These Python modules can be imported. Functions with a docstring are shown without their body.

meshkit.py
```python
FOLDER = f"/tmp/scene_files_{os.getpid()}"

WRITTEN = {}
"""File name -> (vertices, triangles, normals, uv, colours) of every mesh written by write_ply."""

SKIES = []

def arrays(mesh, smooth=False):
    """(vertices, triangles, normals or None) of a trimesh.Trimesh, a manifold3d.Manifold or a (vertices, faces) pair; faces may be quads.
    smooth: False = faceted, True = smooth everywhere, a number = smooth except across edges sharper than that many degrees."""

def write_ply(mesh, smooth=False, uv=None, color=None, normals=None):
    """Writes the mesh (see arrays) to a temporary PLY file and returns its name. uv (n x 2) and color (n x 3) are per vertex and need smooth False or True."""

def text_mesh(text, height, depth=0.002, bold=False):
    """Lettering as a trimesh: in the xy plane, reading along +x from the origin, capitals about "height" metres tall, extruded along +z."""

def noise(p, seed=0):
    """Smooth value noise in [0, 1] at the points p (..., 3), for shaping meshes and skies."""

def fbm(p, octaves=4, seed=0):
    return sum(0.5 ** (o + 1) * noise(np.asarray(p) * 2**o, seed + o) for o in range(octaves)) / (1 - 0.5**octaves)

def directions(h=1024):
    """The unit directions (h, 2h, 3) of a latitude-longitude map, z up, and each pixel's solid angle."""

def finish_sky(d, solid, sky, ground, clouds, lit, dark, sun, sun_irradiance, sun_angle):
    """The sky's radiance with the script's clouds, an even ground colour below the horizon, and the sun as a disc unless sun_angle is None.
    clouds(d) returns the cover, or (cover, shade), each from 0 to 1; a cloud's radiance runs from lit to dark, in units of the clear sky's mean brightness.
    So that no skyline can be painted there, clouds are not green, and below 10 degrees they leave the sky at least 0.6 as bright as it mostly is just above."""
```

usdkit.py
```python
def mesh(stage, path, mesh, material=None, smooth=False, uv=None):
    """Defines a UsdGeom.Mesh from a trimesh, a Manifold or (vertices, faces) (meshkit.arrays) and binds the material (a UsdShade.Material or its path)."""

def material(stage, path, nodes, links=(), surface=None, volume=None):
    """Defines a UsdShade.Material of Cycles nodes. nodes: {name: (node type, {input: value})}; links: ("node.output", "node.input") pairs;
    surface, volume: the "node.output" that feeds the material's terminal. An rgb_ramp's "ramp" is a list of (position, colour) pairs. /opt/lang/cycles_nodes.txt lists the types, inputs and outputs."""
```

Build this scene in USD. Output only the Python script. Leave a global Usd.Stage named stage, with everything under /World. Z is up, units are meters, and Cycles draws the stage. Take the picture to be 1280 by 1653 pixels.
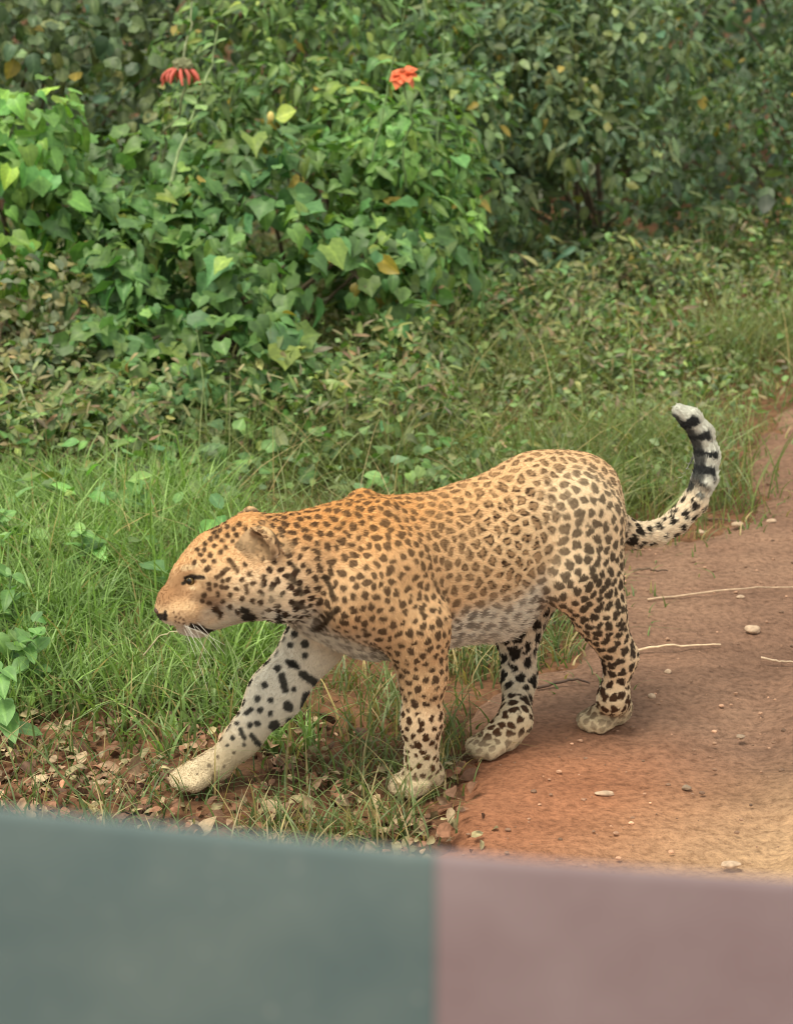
import math, random
import numpy as np
import trimesh
from scipy.spatial import cKDTree
import usdkit, meshkit
from pxr import Usd, UsdGeom, UsdLux, UsdShade, Gf, Sdf, Vt

random.seed(7)
RNG = np.random.default_rng(7)
stage = Usd.Stage.CreateInMemory()
UsdGeom.SetStageUpAxis(stage, 'Z')
UsdGeom.SetStageMetersPerUnit(stage, 1.0)
UsdGeom.Xform.Define(stage, '/World')
stage.SetDefaultPrim(stage.GetPrimAtPath('/World'))
UsdGeom.Scope.Define(stage, '/World/Looks')
TN = Sdf.ValueTypeNames

# ------------------------------------------------------------------ camera, sky, sun, exposure
CAM_H, PITCH = 1.85, 16.3                       # eye height in a vehicle, degrees downwards
EXPOSURE = 0.80
cam = UsdGeom.Camera.Define(stage, '/World/camera')
cam.AddTranslateOp().Set(Gf.Vec3d(0, 0, CAM_H))
cam.AddRotateXOp().Set(90.0 - PITCH)
cam.CreateFocalLengthAttr(60.0)
cam.CreateHorizontalApertureAttr(60.0 * 1280 / 3600)
cam.CreateVerticalApertureAttr(60.0 * 1653 / 3600)
cam.CreateClippingRangeAttr(Gf.Vec2f(0.05, 3000))
cam.CreateFStopAttr(4.2)
cam.CreateFocusDistanceAttr(4.6)
cam.CreateExposureAttr(EXPOSURE)

SUN_EL, SUN_AZ = 64.0, -140.0                   # azimuth of the direction towards the sun, atan2(x, y)
el, az = math.radians(SUN_EL), math.radians(SUN_AZ)
usdkit.material(stage, '/World/Looks/sky_look', {
    'sky': ('sky_texture', {'sky_type': 'single_scattering', 'sun_disc': False, 'sun_elevation': el, 'sun_rotation': az, 'aerosol_density': 3.0, 'air_density': 1.0}),
    'tc': ('texture_coordinate', {}),
    'n': ('noise_texture', {'scale': 2.2, 'detail': 5.0, 'roughness': 0.55}),
    'r': ('rgb_ramp', {'ramp': [(0.2, (0.7, 0.7, 0.7)), (0.55, (1, 1, 1))]}),
    'm': ('mix', {'color2': (7.5, 7.5, 6.7)}),
    'bg': ('background_shader', {'strength': 0.092})},
    [('tc.generated', 'n.vector'), ('n.fac', 'r.fac'), ('r.color', 'm.fac'), ('sky.color', 'm.color1'), ('m.color', 'bg.color')], surface='bg.background')
dome = UsdLux.DomeLight.Define(stage, '/World/sky')
UsdShade.MaterialBindingAPI.Apply(dome.GetPrim()).Bind(UsdShade.Material.Get(stage, '/World/Looks/sky_look'))
dome.GetPrim().SetCustomDataByKey('kind', 'structure')
sun = UsdLux.DistantLight.Define(stage, '/World/sun')
sun.CreateIntensityAttr(0.62)
sun.CreateAngleAttr(22.0)
sun.CreateNormalizeAttr(True)
sun.CreateColorAttr(Gf.Vec3f(1.0, 0.94, 0.76))
sun.AddRotateZOp().Set(-SUN_AZ)                  # points -z away from the sun
sun.AddRotateXOp().Set(-(90.0 - SUN_EL))

# ------------------------------------------------------------------ helpers
used = {}
def numbered(parent, name):
    key = parent + '/' + name
    k = used.get(key, -1) + 1
    used[key] = k
    return key if k == 0 else f'{key}_{k:03d}'
def path_of(parent):
    return '/World' if parent is None else str(parent.GetPath())
def tag(o, label=None, cat=None, group=None, kind=None):
    p = o.GetPrim() if hasattr(o, 'GetPrim') else o
    for k, v in (('label', label), ('category', cat), ('group', group), ('kind', kind)):
        if v:
            p.SetCustomDataByKey(k, v)
    return p
def thing(name, label, cat, loc=(0, 0, 0), rotz=0.0, group=None):
    x = UsdGeom.Xform.Define(stage, numbered('/World', name))
    x.AddTranslateOp().Set(Gf.Vec3d(*map(float, loc)))
    if rotz:
        x.AddRotateZOp().Set(math.degrees(rotz))
    return tag(x, label, cat, group)
def obj(name, mesh, mat, parent=None, smooth=False, tint=None, luv=None):
    m = usdkit.mesh(stage, numbered(path_of(parent), name), mesh, mat, smooth=smooth)
    pv = UsdGeom.PrimvarsAPI(m)
    if tint is not None:
        t = np.asarray(tint, np.float32)
        pv.CreatePrimvar('tint', TN.Color3fArray, 'vertex').Set(Vt.Vec3fArray.FromNumpy(np.ascontiguousarray(t)))
    if luv is not None:
        pv.CreatePrimvar('luv', TN.Color3fArray, 'vertex').Set(Vt.Vec3fArray.FromNumpy(np.ascontiguousarray(np.asarray(luv, np.float32))))
    return m.GetPrim()
def mat(name, nodes, links, surface='p.BSDF'):
    return usdkit.material(stage, '/World/Looks/' + name, nodes, links, surface=surface)

_p = math.radians(PITCH)
_R, _D, _U = np.array([1.0, 0, 0]), np.array([0, math.cos(_p), -math.sin(_p)]), np.array([0, math.sin(_p), math.cos(_p)])
EYE = np.array([0, 0, CAM_H])
def ray(px, py):
    return _D + _R * (px - 640) / 3600.0 - _U * (py - 826.5) / 3600.0
def ground_at(px, py, z=0.0):
    d = ray(px, py)
    return EYE + d * (z - CAM_H) / d[2]
def project(P):
    q = np.asarray(P, float) - EYE
    dz = q @ _D
    return np.stack([640 + 3600 * (q @ _R) / dz, 826.5 - 3600 * (q @ _U) / dz], -1), dz
def at_y(px, py, y):
    d = ray(px, py)
    return EYE + d * y / d[1]
def smoothstep(a, b, x):
    t = np.clip((x - a) / (b - a), 0, 1)
    return t * t * (3 - 2 * t)
# ------------------------------------------------------------------ ground and road
ROADX = np.array([[-3, -4.0], [1.0, -3.2], [2.6, -1.0], [3.4, -.15], [4.0, .02], [4.36, .08], [4.6, .13], [4.91, .31], [5.55, .58], [5.94, .70], [6.18, .88], [6.5, 1.05], [7.26, 1.22], [7.81, 1.40], [9.0, 2.0], [12, 4.3], [20, 9.0], [40, 21.0]])
def road_in(x, y):
    """metres inside the road from its ragged left edge (negative: on the verge)"""
    p = np.stack([x, y, 0 * x], -1)
    return (x - np.interp(y, ROADX[:, 0], ROADX[:, 1])) * .8 + (meshkit.fbm(p * 3.1, 3, 4) - .5) * .30 + (meshkit.noise(p * 19, 8) - .5) * .07
def ground_h(x, y):
    p = np.stack([x, y, 0 * x], -1)
    r = road_in(x, y)
    verge = smoothstep(.05, -.6, r)
    h = (meshkit.fbm(p * 1.3, 4, 2) - .5) * .10 * verge + (meshkit.fbm(p * 7, 3, 3) - .5) * (.035 * verge + .012)
    h = h + .10 * smoothstep(6.2, 9.0, y) * verge + (meshkit.fbm(p * 28, 2, 5) - .5) * .008
    # the leopard's paws stand on it
    return h * (1 - .75 * np.exp(-((x - .05) ** 2 / .45 + (y - 4.35) ** 2 / .25)))
def sheet(x0, x1, y0, y1, st):
    nx, ny = int(round((x1 - x0) / st)) + 1, int(round((y1 - y0) / st)) + 1
    X, Y = np.meshgrid(np.linspace(x0, x1, nx), np.linspace(y0, y1, ny), indexing='ij')
    i = np.arange(nx * ny).reshape(nx, ny)
    q = np.stack([i[:-1, :-1], i[1:, :-1], i[1:, 1:], i[:-1, 1:]], -1).reshape(-1, 4)
    return X.ravel(), Y.ravel(), q
gx, gy, gq = sheet(-6, 7, 0, 15, .05)
gr = road_in(gx, gy)
gz = ground_h(gx, gy) - .035 * smoothstep(-.02, .10, gr) - .012
edge_fade = np.minimum(np.minimum(gx + 6, 7 - gx), np.minimum(gy, 15 - gy))
gz = gz * smoothstep(0, 1.0, edge_fade) - .012 * (1 - smoothstep(0, 1., edge_fade))
gv = np.stack([gx, gy, gz], 1)
# the outer sheet to the horizon joins the fine one along its rim
def frame_sheet():
    xs = np.array([-250, -60, -15, -6, 0, 7, 16, 60, 250.]); ys = np.array([-250, -60, -10, 0, 7, 15, 30, 80, 250.])
    V, Q = [], []
    for i in range(8):
        for j in range(8):
            if -6 <= xs[i] and xs[i + 1] <= 7 and 0 <= ys[j] and ys[j + 1] <= 15:
                continue
            b = len(V)
            V += [(xs[i], ys[j], -.012), (xs[i + 1], ys[j], -.012), (xs[i + 1], ys[j + 1], -.012), (xs[i], ys[j + 1], -.012)]
            Q.append((b, b + 1, b + 2, b + 3))
    return np.array(V), np.array(Q)
fv, fq = frame_sheet()
soil = mat('verge_soil', {
    'g': ('geometry', {}),
    'n1': ('noise_texture', {'scale': 2.6, 'detail': 6.0, 'roughness': .6}), 'n2': ('noise_texture', {'scale': 38.0, 'detail': 5.0, 'roughness': .65}),
    'r1': ('rgb_ramp', {'ramp': [(.3, (.085, .050, .030)), (.5, (.16, .080, .045)), (.72, (.22, .12, .070))]}),
    'r2': ('rgb_ramp', {'ramp': [(.3, (.5, .5, .5)), (.7, (1.25, 1.2, 1.15))]}),
    'm': ('mix', {'mix_type': 'multiply', 'fac': 1.0}), 'b': ('bump', {'strength': .8, 'distance': .012}),
    'p': ('principled_bsdf', {'roughness': .95, 'specular_ior_level': .15})},
    [('g.position', 'n1.vector'), ('g.position', 'n2.vector'), ('n1.fac', 'r1.fac'), ('n2.fac', 'r2.fac'), ('r1.color', 'm.color1'), ('r2.color', 'm.color2'), ('m.color', 'p.base_color'), ('n2.fac', 'b.height'), ('b.normal', 'p.normal')])
tag(obj('ground', (np.vstack([gv, fv]), np.vstack([gq, fq + len(gv)])), soil, smooth=True), kind='structure')
rx, ry, rq = sheet(-4.5, 9.5, .0, 16, .03)
rr = road_in(rx, ry)
_rp = np.stack([rx, ry, 0 * rx], -1)
rz = ground_h(rx, ry) + (meshkit.fbm(_rp * 14, 3, 91) - .5) * .016 * smoothstep(.05, .25, rr) + (.012 * np.sin(rr * 8.5 + 1.2) + .006 * np.sin(rr * 21)) * smoothstep(.15, .5, rr) - .034 * smoothstep(.10, -.06, rr)
keep = (rr[rq] > -.10).all(1) & (rx[rq] - np.interp(ry[rq], ROADX[:, 0], ROADX[:, 1]) < 4.2).all(1)
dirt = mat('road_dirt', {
    'g': ('geometry', {}),
    'mp': ('mapping', {'rotation': (0, 0, .75), 'scale': (1.0, 5.0, 1.0)}),
    'n1': ('noise_texture', {'scale': 1.5, 'detail': 5.0, 'roughness': .6}), 'n2': ('noise_texture', {'scale': 60.0, 'detail': 5.0, 'roughness': .7}),
    'n3': ('noise_texture', {'scale': 2.4, 'detail': 6.0, 'roughness': .65}),
    'r1': ('rgb_ramp', {'ramp': [(.30, (.185, .103, .070)), (.5, (.248, .142, .096)), (.72, (.335, .202, .136))]}),
    'r3': ('rgb_ramp', {'ramp': [(.3, (.84, .83, .83)), (.5, (1, 1, 1)), (.7, (1.14, 1.13, 1.12))]}),
    'r2': ('rgb_ramp', {'ramp': [(.32, (.58, .55, .53)), (.52, (1.0, 1.0, 1.0)), (.72, (1.32, 1.32, 1.30))]}),
    'd1': ('vector_math', {'vector2': (.28, 4.2, 0), 'vector1': (0, 0, 0), 'math_type': 'distance'}), 'q1': ('map_range', {'range_type': 'smoothstep', 'from_min': .62, 'from_max': .12, 'to_min': 0., 'to_max': .8, 'clamp': True}),
    'd2': ('vector_math', {'vector2': (.95, 3.75, 0), 'math_type': 'distance'}), 'q2': ('map_range', {'range_type': 'smoothstep', 'from_min': .80, 'from_max': .12, 'to_min': 0., 'to_max': .9, 'clamp': True}),  # pale patch: window glare painted into the road colour
    'w1': ('math', {'math_type': 'add'}),
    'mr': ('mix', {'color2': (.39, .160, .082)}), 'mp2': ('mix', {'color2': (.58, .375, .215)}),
    'm': ('mix', {'mix_type': 'multiply', 'fac': 1.0}), 'm3': ('mix', {'mix_type': 'multiply', 'fac': 1.0}),
    'vo': ('noise_texture', {'scale': 17.0, 'detail': 7.0, 'roughness': .72}), 'ad': ('math', {'math_type': 'multiply_add', 'value2': 1.6}),
    'b': ('bump', {'strength': 1.0, 'distance': .013}),
    'p': ('principled_bsdf', {'roughness': .93, 'specular_ior_level': .2})},
    [('g.position', 'n1.vector'), ('g.position', 'n2.vector'), ('g.position', 'mp.vector'), ('mp.vector', 'n3.vector'), ('n1.fac', 'r1.fac'), ('n2.fac', 'r2.fac'), ('n3.fac', 'r3.fac'),
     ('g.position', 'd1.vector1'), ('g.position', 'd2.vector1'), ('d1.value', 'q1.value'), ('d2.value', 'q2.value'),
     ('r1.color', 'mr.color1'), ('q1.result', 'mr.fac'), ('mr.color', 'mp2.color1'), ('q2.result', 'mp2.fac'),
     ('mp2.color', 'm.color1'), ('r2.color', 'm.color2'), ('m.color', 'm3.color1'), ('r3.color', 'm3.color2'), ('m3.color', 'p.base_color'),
     ('g.position', 'vo.vector'), ('vo.fac', 'ad.value1'), ('n2.fac', 'ad.value3'), ('ad.value', 'b.height'), ('b.normal', 'p.normal')])
ru, inv = np.unique(rq[keep], return_inverse=True)
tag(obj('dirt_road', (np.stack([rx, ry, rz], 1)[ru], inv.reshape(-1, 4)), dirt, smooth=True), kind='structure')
def floor_z(x, y):
    x, y = np.atleast_1d(x).astype(float), np.atleast_1d(y).astype(float)
    return ground_h(x, y) - np.where(road_in(x, y) > 0, 0, .012)

# ------------------------------------------------------------------ leaves
leaf_look = mat('leaf_look', {
    'a': ('attribute', {'attribute': 'tint'}), 'u': ('attribute', {'attribute': 'luv'}), 's': ('separate_xyz', {}), 'g': ('geometry', {}),
    'n': ('noise_texture', {'scale': 60.0, 'detail': 3.0}), 'nr': ('rgb_ramp', {'ramp': [(.3, (.78, .8, .8)), (.7, (1.2, 1.16, 1.15))]}),
    'm': ('mix', {'mix_type': 'multiply', 'fac': 1.0}),
    'ab': ('math', {'math_type': 'absolute'}), 'mr': ('map_range', {'from_min': .03, 'from_max': .10, 'to_min': .55, 'to_max': 0., 'clamp': True}),
    'v1': ('math', {'math_type': 'multiply_add', 'value2': -.6}), 'v2': ('math', {'math_type': 'multiply', 'value2': 42.0}), 'v3': ('math', {'math_type': 'sine'}), 'v4': ('map_range', {'from_min': .80, 'from_max': 1.0, 'to_min': 0., 'to_max': .28, 'clamp': True}), 'v5': ('math', {'math_type': 'maximum'}),
    'vc': ('mix', {'mix_type': 'multiply', 'fac': 1.0, 'color2': (1.7, 1.55, 1.5)}), 'mv': ('mix', {}),
    'p': ('principled_bsdf', {'roughness': .50, 'specular_ior_level': .42}), 'tc': ('mix', {'mix_type': 'multiply', 'fac': 1.0, 'color2': (1.25, 1.45, .55)}), 't': ('translucent_bsdf', {}), 'x': ('mix_closure', {'fac': .27}),
    'b': ('bump', {'strength': .25, 'distance': .003})},
    [('u.vector', 's.vector'), ('g.position', 'n.vector'), ('n.fac', 'nr.fac'), ('a.color', 'm.color1'), ('nr.color', 'm.color2'), ('s.x', 'ab.value1'), ('ab.value', 'mr.value'),
     ('ab.value', 'v1.value1'), ('s.y', 'v1.value3'), ('v1.value', 'v2.value1'), ('v2.value', 'v3.value1'), ('v3.value', 'v4.value'), ('v4.result', 'v5.value1'), ('mr.result', 'v5.value2'),
     ('m.color', 'vc.color1'), ('m.color', 'mv.color1'), ('vc.color', 'mv.color2'), ('v5.value', 'mv.fac'), ('mv.color', 'p.base_color'), ('mv.color', 'tc.color1'), ('tc.color', 't.color'),
     ('v5.value', 'b.height'), ('b.normal', 'p.normal'), ('p.BSDF', 'x.closure1'), ('t.BSDF', 'x.closure2')], surface='x.closure')
stem_look = mat('stem_look', {'a': ('attribute', {'attribute': 'tint'}), 'g': ('geometry', {}), 'n': ('noise_texture', {'scale': 45.0, 'detail': 4.0}), 'r': ('rgb_ramp', {'ramp': [(.3, (.65, .65, .65)), (.7, (1.25, 1.25, 1.25))]}), 'm': ('mix', {'mix_type': 'multiply', 'fac': 1.0}), 'p': ('principled_bsdf', {'roughness': .8})},
                [('g.position', 'n.vector'), ('n.fac', 'r.fac'), ('a.color', 'm.color1'), ('r.color', 'm.color2'), ('m.color', 'p.base_color')])

def leaf_template(kind, curl, fold, wave, sd):
    """a blade one long: columns left edge, left half, midrib, right half, right edge; z is its bend"""
    n = 8 if kind == 'lobed' else 6
    y = np.linspace(0, 1, n)
    if kind == 'lobed':                                    # broad, with side lobes and a heart-shaped foot
        w = np.interp(y, [0, .10, .25, .40, .50, .65, .8, 1], [.22, .47, .44, .55, .36, .27, .13, .0])
        y = np.array([0, .10, .25, .40, .50, .65, .8, 1.0])
        sweep = np.interp(y, [0, .1, .25, .4, .5, 1], [-.16, -.12, .03, .03, .06, 0])
    elif kind == 'heart':
        w = np.interp(y, [0, .12, .3, .5, .75, 1], [.26, .45, .47, .38, .19, 0.]); sweep = np.interp(y, [0, .15, .4, 1], [-.14, -.08, 0, 0])
    elif kind == 'oval':
        w = .29 * np.sin(np.pi * y ** .85) ** .75; w[-1] = 0; sweep = 0 * y
    elif kind == 'round':
        w = .40 * np.sin(np.pi * y ** .9) ** .6; w[-1] = 0; sweep = 0 * y
    else:                                                  # lance
        w = .13 * np.sin(np.pi * y ** .7) ** .8; w[-1] = 0; sweep = 0 * y
    r = np.random.default_rng(sd)
    cols = np.array([-1, -.5, 0, .5, 1.0])
    X = w[:, None] * cols[None]; Y = y[:, None] + sweep[:, None] * np.abs(cols[None]) ** 1.5
    Z = -curl * y[:, None] ** 1.8 + fold * np.abs(X) + wave * np.sin(y[:, None] * 7 + cols[None] * 2 + r.random() * 6) * np.abs(cols[None]) * w[:, None]
    Y = Y - .25 * abs(curl) * y[:, None] ** 2
    V = np.stack([X, Y, Z], -1).reshape(-1, 3)
    U = np.stack([np.broadcast_to(cols[None] * .5, X.shape), np.broadcast_to(y[:, None], X.shape), 0 * X], -1).reshape(-1, 3)
    i = np.arange(n * 5).reshape(n, 5)
    a, b, c, d = i[:-1, :-1].ravel(), i[:-1, 1:].ravel(), i[1:, 1:].ravel(), i[1:, :-1].ravel()
    F = np.vstack([np.stack([a, b, c], 1), np.stack([a, c, d], 1)])
    ar = np.linalg.norm(np.cross(V[F[:, 1]] - V[F[:, 0]], V[F[:, 2]] - V[F[:, 0]]), axis=1)
    return V, F[ar > 1e-7], U
TEMPL = {k: [leaf_template(k, c, f, w, s) for s, (c, f, w) in enumerate(((.15, .25, .12), (.45, .15, .2), (.75, .3, .15), (-.15, .4, .2), (.3, -.15, .25), (.55, .55, .1)))] for k in ('lobed', 'heart', 'oval', 'round', 'lance')}
unit = lambda v: v / (np.linalg.norm(v, axis=-1, keepdims=True) + 1e-9)
def place_leaves(kind, pos, tipdir, nrm, size, tints, rng):
    """lists of (vertices, faces, uv, tint) for each leaf"""
    nrm = unit(nrm); d = unit(tipdir - (tipdir * nrm).sum(-1, keepdims=True) * nrm); sd = np.cross(d, nrm)
    out = []
    which = rng.integers(0, 6, len(pos)); wv = .8 + .4 * rng.random(len(pos))
    for i in range(len(pos)):
        V, F, U = TEMPL[kind][which[i]]
        P = pos[i] + size[i] * (V[:, :1] * wv[i] * sd[i] + V[:, 1:2] * d[i] + V[:, 2:3] * nrm[i])
        out.append((P, F, U, np.broadcast_to(tints[i], P.shape)))
    return out
def join(parts):
    o = np.cumsum([0] + [len(p[0]) for p in parts])
    return (np.vstack([p[0] for p in parts]), np.vstack([p[1] + k for p, k in zip(parts, o)])), np.vstack([p[2] for p in parts]), np.vstack([p[3] for p in parts])
def tube(pts, radii, sides=6):
    p = np.asarray(pts, float); t = unit(np.gradient(p, axis=0))
    a = unit(np.cross(t, np.where(np.abs(t[:, 2:]) < .9, [0, 0, 1.0], [1.0, 0, 0]))); b = np.cross(t, a)
    an = np.arange(sides) * 2 * np.pi / sides
    v = p[:, None] + np.broadcast_to(radii, (len(p),))[:, None, None] * (np.cos(an)[None, :, None] * a[:, None] + np.sin(an)[None, :, None] * b[:, None])
    i, j = np.meshgrid(np.arange(len(p) - 1), np.arange(sides), indexing='ij')
    q = np.stack([i * sides + j, i * sides + (j + 1) % sides, (i + 1) * sides + (j + 1) % sides, (i + 1) * sides + j], -1).reshape(-1, 4)
    n = len(p) * sides
    v = np.vstack([v.reshape(-1, 3), p[:1], p[-1:]])
    caps = [(n, (k + 1) % sides, k) for k in range(sides)] + [(n + 1, n - sides + k, n - sides + (k + 1) % sides) for k in range(sides)]
    return v, np.vstack([q[:, [0, 1, 2]], q[:, [0, 2, 3]], caps])
def bent(a, b, sag, rng, n=7, wob=.02):
    t = np.linspace(0, 1, n)[:, None]
    w = np.cumsum(rng.normal(0, wob, (n, 3)), 0) * t * (1 - t) * 3
    return np.asarray(a) + (np.asarray(b) - a) * t + w + np.array([0, 0, 1.0]) * (sag * t * (1 - t) * 4)

PLANTS = []      # filled first, written once it is known which leaves are in view
def shrub(name, label, cat, foot, clumps, kind, size, n, tint, parts=200, seed=1, bright=.35, stems=5, stem_tint=(.10, .075, .045), lean=.5, shell=(.55, 1.06), group=None, droop=.7):
    """clumps: (px, py, depth y, rx, ry, rz) balls of foliage, placed where the photograph shows them; foot: where it grows"""
    rng = np.random.default_rng(seed)
    cs = [(at_y(px, py, y), np.array([a, b, c])) for px, py, y, a, b, c in clumps]
    vol = np.array([r[0] * r[2] for _, r in cs]); cnt = np.maximum((n * vol / vol.sum()).astype(int), 4)
    leaves = []
    for (c, r), m in zip(cs, cnt):
        q = unit(rng.normal(size=(int(m * 1.35), 3)))
        q = q[(q[:, 1] < .45)][:int(m * 1.15)]
        rad = shell[0] + (shell[1] - shell[0]) * rng.random((len(q), 1)) ** .6
        rad *= .82 + .36 * meshkit.noise(c * 3 + q * 2.4, seed)[:, None]
        pos = c + q * rad * r
        gz_ = floor_z(pos[:, 0], pos[:, 1])
        void = meshkit.fbm(pos * 4.2, 2, seed + 9)
        ok = (pos[:, 2] > gz_ + .02) & ((void > .43) | (rad[:, 0] < .62))
        pos, q = pos[ok], q[ok]
        nrm = unit(q * .6 + np.array([0, -.25, .65]) + rng.normal(0, .42, q.shape))
        tip = unit(q * .7 + np.array([0, -.1, -droop]) + rng.normal(0, .55, q.shape))
        sz = size * np.clip(np.exp(rng.normal(0, .34, len(pos))), .4, 1.45)
        k = np.exp(rng.normal(0, .24, len(pos)) + .9 * (meshkit.fbm(pos * 5.0, 2, seed + 3) - .5))[:, None]
        hue = rng.normal(0, 1, (len(pos), 1))
        tt = np.asarray(tint) * k * np.array([1, 1, 1.0]) * np.exp(hue * np.array([.16, .03, -.08]))
        pale = rng.random(len(pos)) < .05 * bright / .35
        tt = np.where(pale[:, None], tt * np.array([1.8, 1.5, 1.3]), tt)
        old = rng.random(len(pos)) < .012
        tt = np.where(old[:, None], np.array([.30, .24, .05]), tt)
        kinds = [kind] if isinstance(kind, str) else list(kind)
        pick = rng.random(len(pos))
        for a, kd in enumerate(kinds):
            nm, lo_k, hi_k, sc = (kd, 0, 1, 1) if isinstance(kd, str) else kd
            w = (pick >= lo_k) & (pick < hi_k)
            leaves += place_leaves(nm, pos[w], tip[w], nrm[w], sz[w] * sc, tt[w], rng)
    stem_m = []
    foot = np.array([foot[0], foot[1], float(floor_z(foot[0], foot[1])[0])])
    for s in range(stems):
        c, r = cs[s % len(cs)]
        a = foot + np.array([rng.normal(0, .08), rng.normal(0, .06), -.03])
        stem_m.append(tube(bent(a, c + rng.normal(0, .25, 3) * r, .12, rng, 9), np.linspace(.014, .004, 9) * (.8 + .5 * rng.random())))
    PLANTS.append(dict(name=name, label=label, cat=cat, foot=foot, leaves=leaves, stems=stem_m, parts=parts, stem_tint=stem_tint, group=group))
# ------------------------------------------------------------------ shrubs of the bank, nearest first
LOB, DRK, BRT = (.085, .172, .050), (.082, .130, .060), (.13, .28, .06)
shrub('broad_leaved_shrub', 'broad shrub with large lobed leaves in the middle of the bank', 'shrub', (-.45, 7.9),
      [(240, 590, 7.35, .26, .22, .20), (330, 520, 7.45, .30, .25, .24), (430, 450, 7.55, .32, .3, .26), (200, 470, 7.7, .3, .3, .28), (560, 470, 7.7, .28, .3, .24), (310, 390, 7.9, .34, .3, .26), (630, 430, 7.95, .24, .3, .24), (270, 640, 7.1, .26, .22, .16), (160, 600, 7.2, .22, .2, .18), (390, 580, 7.2, .26, .2, .18), (440, 330, 8.05, .34, .3, .3), (250, 300, 8.2, .30, .3, .22), (150, 380, 7.9, .25, .3, .25), (540, 590, 7.5, .22, .2, .16)],
      (('lobed', 0, .42, 1.0), ('heart', .42, .62, .85), ('oval', .62, .86, .62), ('lance', .86, 1.01, 1.0)), .071, 4000, LOB, parts=300, seed=21, stems=9)
shrub('bright_shrub', 'bright yellow-green shrub with soft leaves at the left edge of the bank', 'shrub', (-1.5, 8.1),
      [(40, 230, 7.9, .22, .22, .24), (10, 330, 7.75, .24, .25, .26), (100, 300, 7.9, .17, .2, .2), (-90, 260, 7.9, .3, .3, .34), (-60, 400, 7.7, .3, .3, .25)],
      'heart', .060, 1000, (.125, .265, .058), parts=150, seed=22)
shrub('mid_shrub', 'light green fine-leaved shrub right of the big lobed leaves', 'shrub', (.05, 8.5),
      [(640, 300, 8.2, .22, .25, .32), (700, 420, 8.2, .17, .2, .24), (600, 220, 8.5, .25, .25, .26), (690, 270, 8.5, .2, .25, .25), (720, 500, 8.4, .18, .2, .15)],
      (('oval', 0, .5, 1.0), ('lance', .5, .9, 1.9), ('heart', .9, 1.01, 1.3)), .044, 3200, (.115, .225, .058), parts=220, seed=23)
shrub('dark_shrub', 'tall dark green shrub with narrow grey-green leaves right of the centre', 'shrub', (.9, 9.7),
      [(830, 150, 9.4, .36, .35, .42), (960, 260, 9.4, .36, .35, .40), (800, 330, 9.3, .30, .3, .34), (1000, 90, 9.7, .40, .35, .42), (900, 400, 9.3, .34, .3, .22), (770, 60, 9.6, .3, .3, .34), (1060, 390, 9.5, .36, .3, .24), (880, 20, 9.8, .4, .3, .4)],
      (('oval', 0, .62, .95), ('lance', .62, 1.01, 1.6)), .050, 7200, DRK, parts=300, seed=24, stems=10, bright=.9)
shrub('middle_shrub', 'half-shaded green shrub between the light green and the tall dark shrub', 'shrub', (.35, 9.1),
      [(770, 430, 8.7, .20, .2, .20), (760, 330, 8.8, .20, .25, .26), (830, 480, 8.9, .24, .2, .12), (740, 200, 8.9, .2, .25, .28), (760, 500, 8.4, .2, .2, .12), (920, 470, 9.1, .24, .2, .10)],
      'oval', .046, 2000, (.092, .16, .062), parts=160, seed=34, bright=.7)
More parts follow.
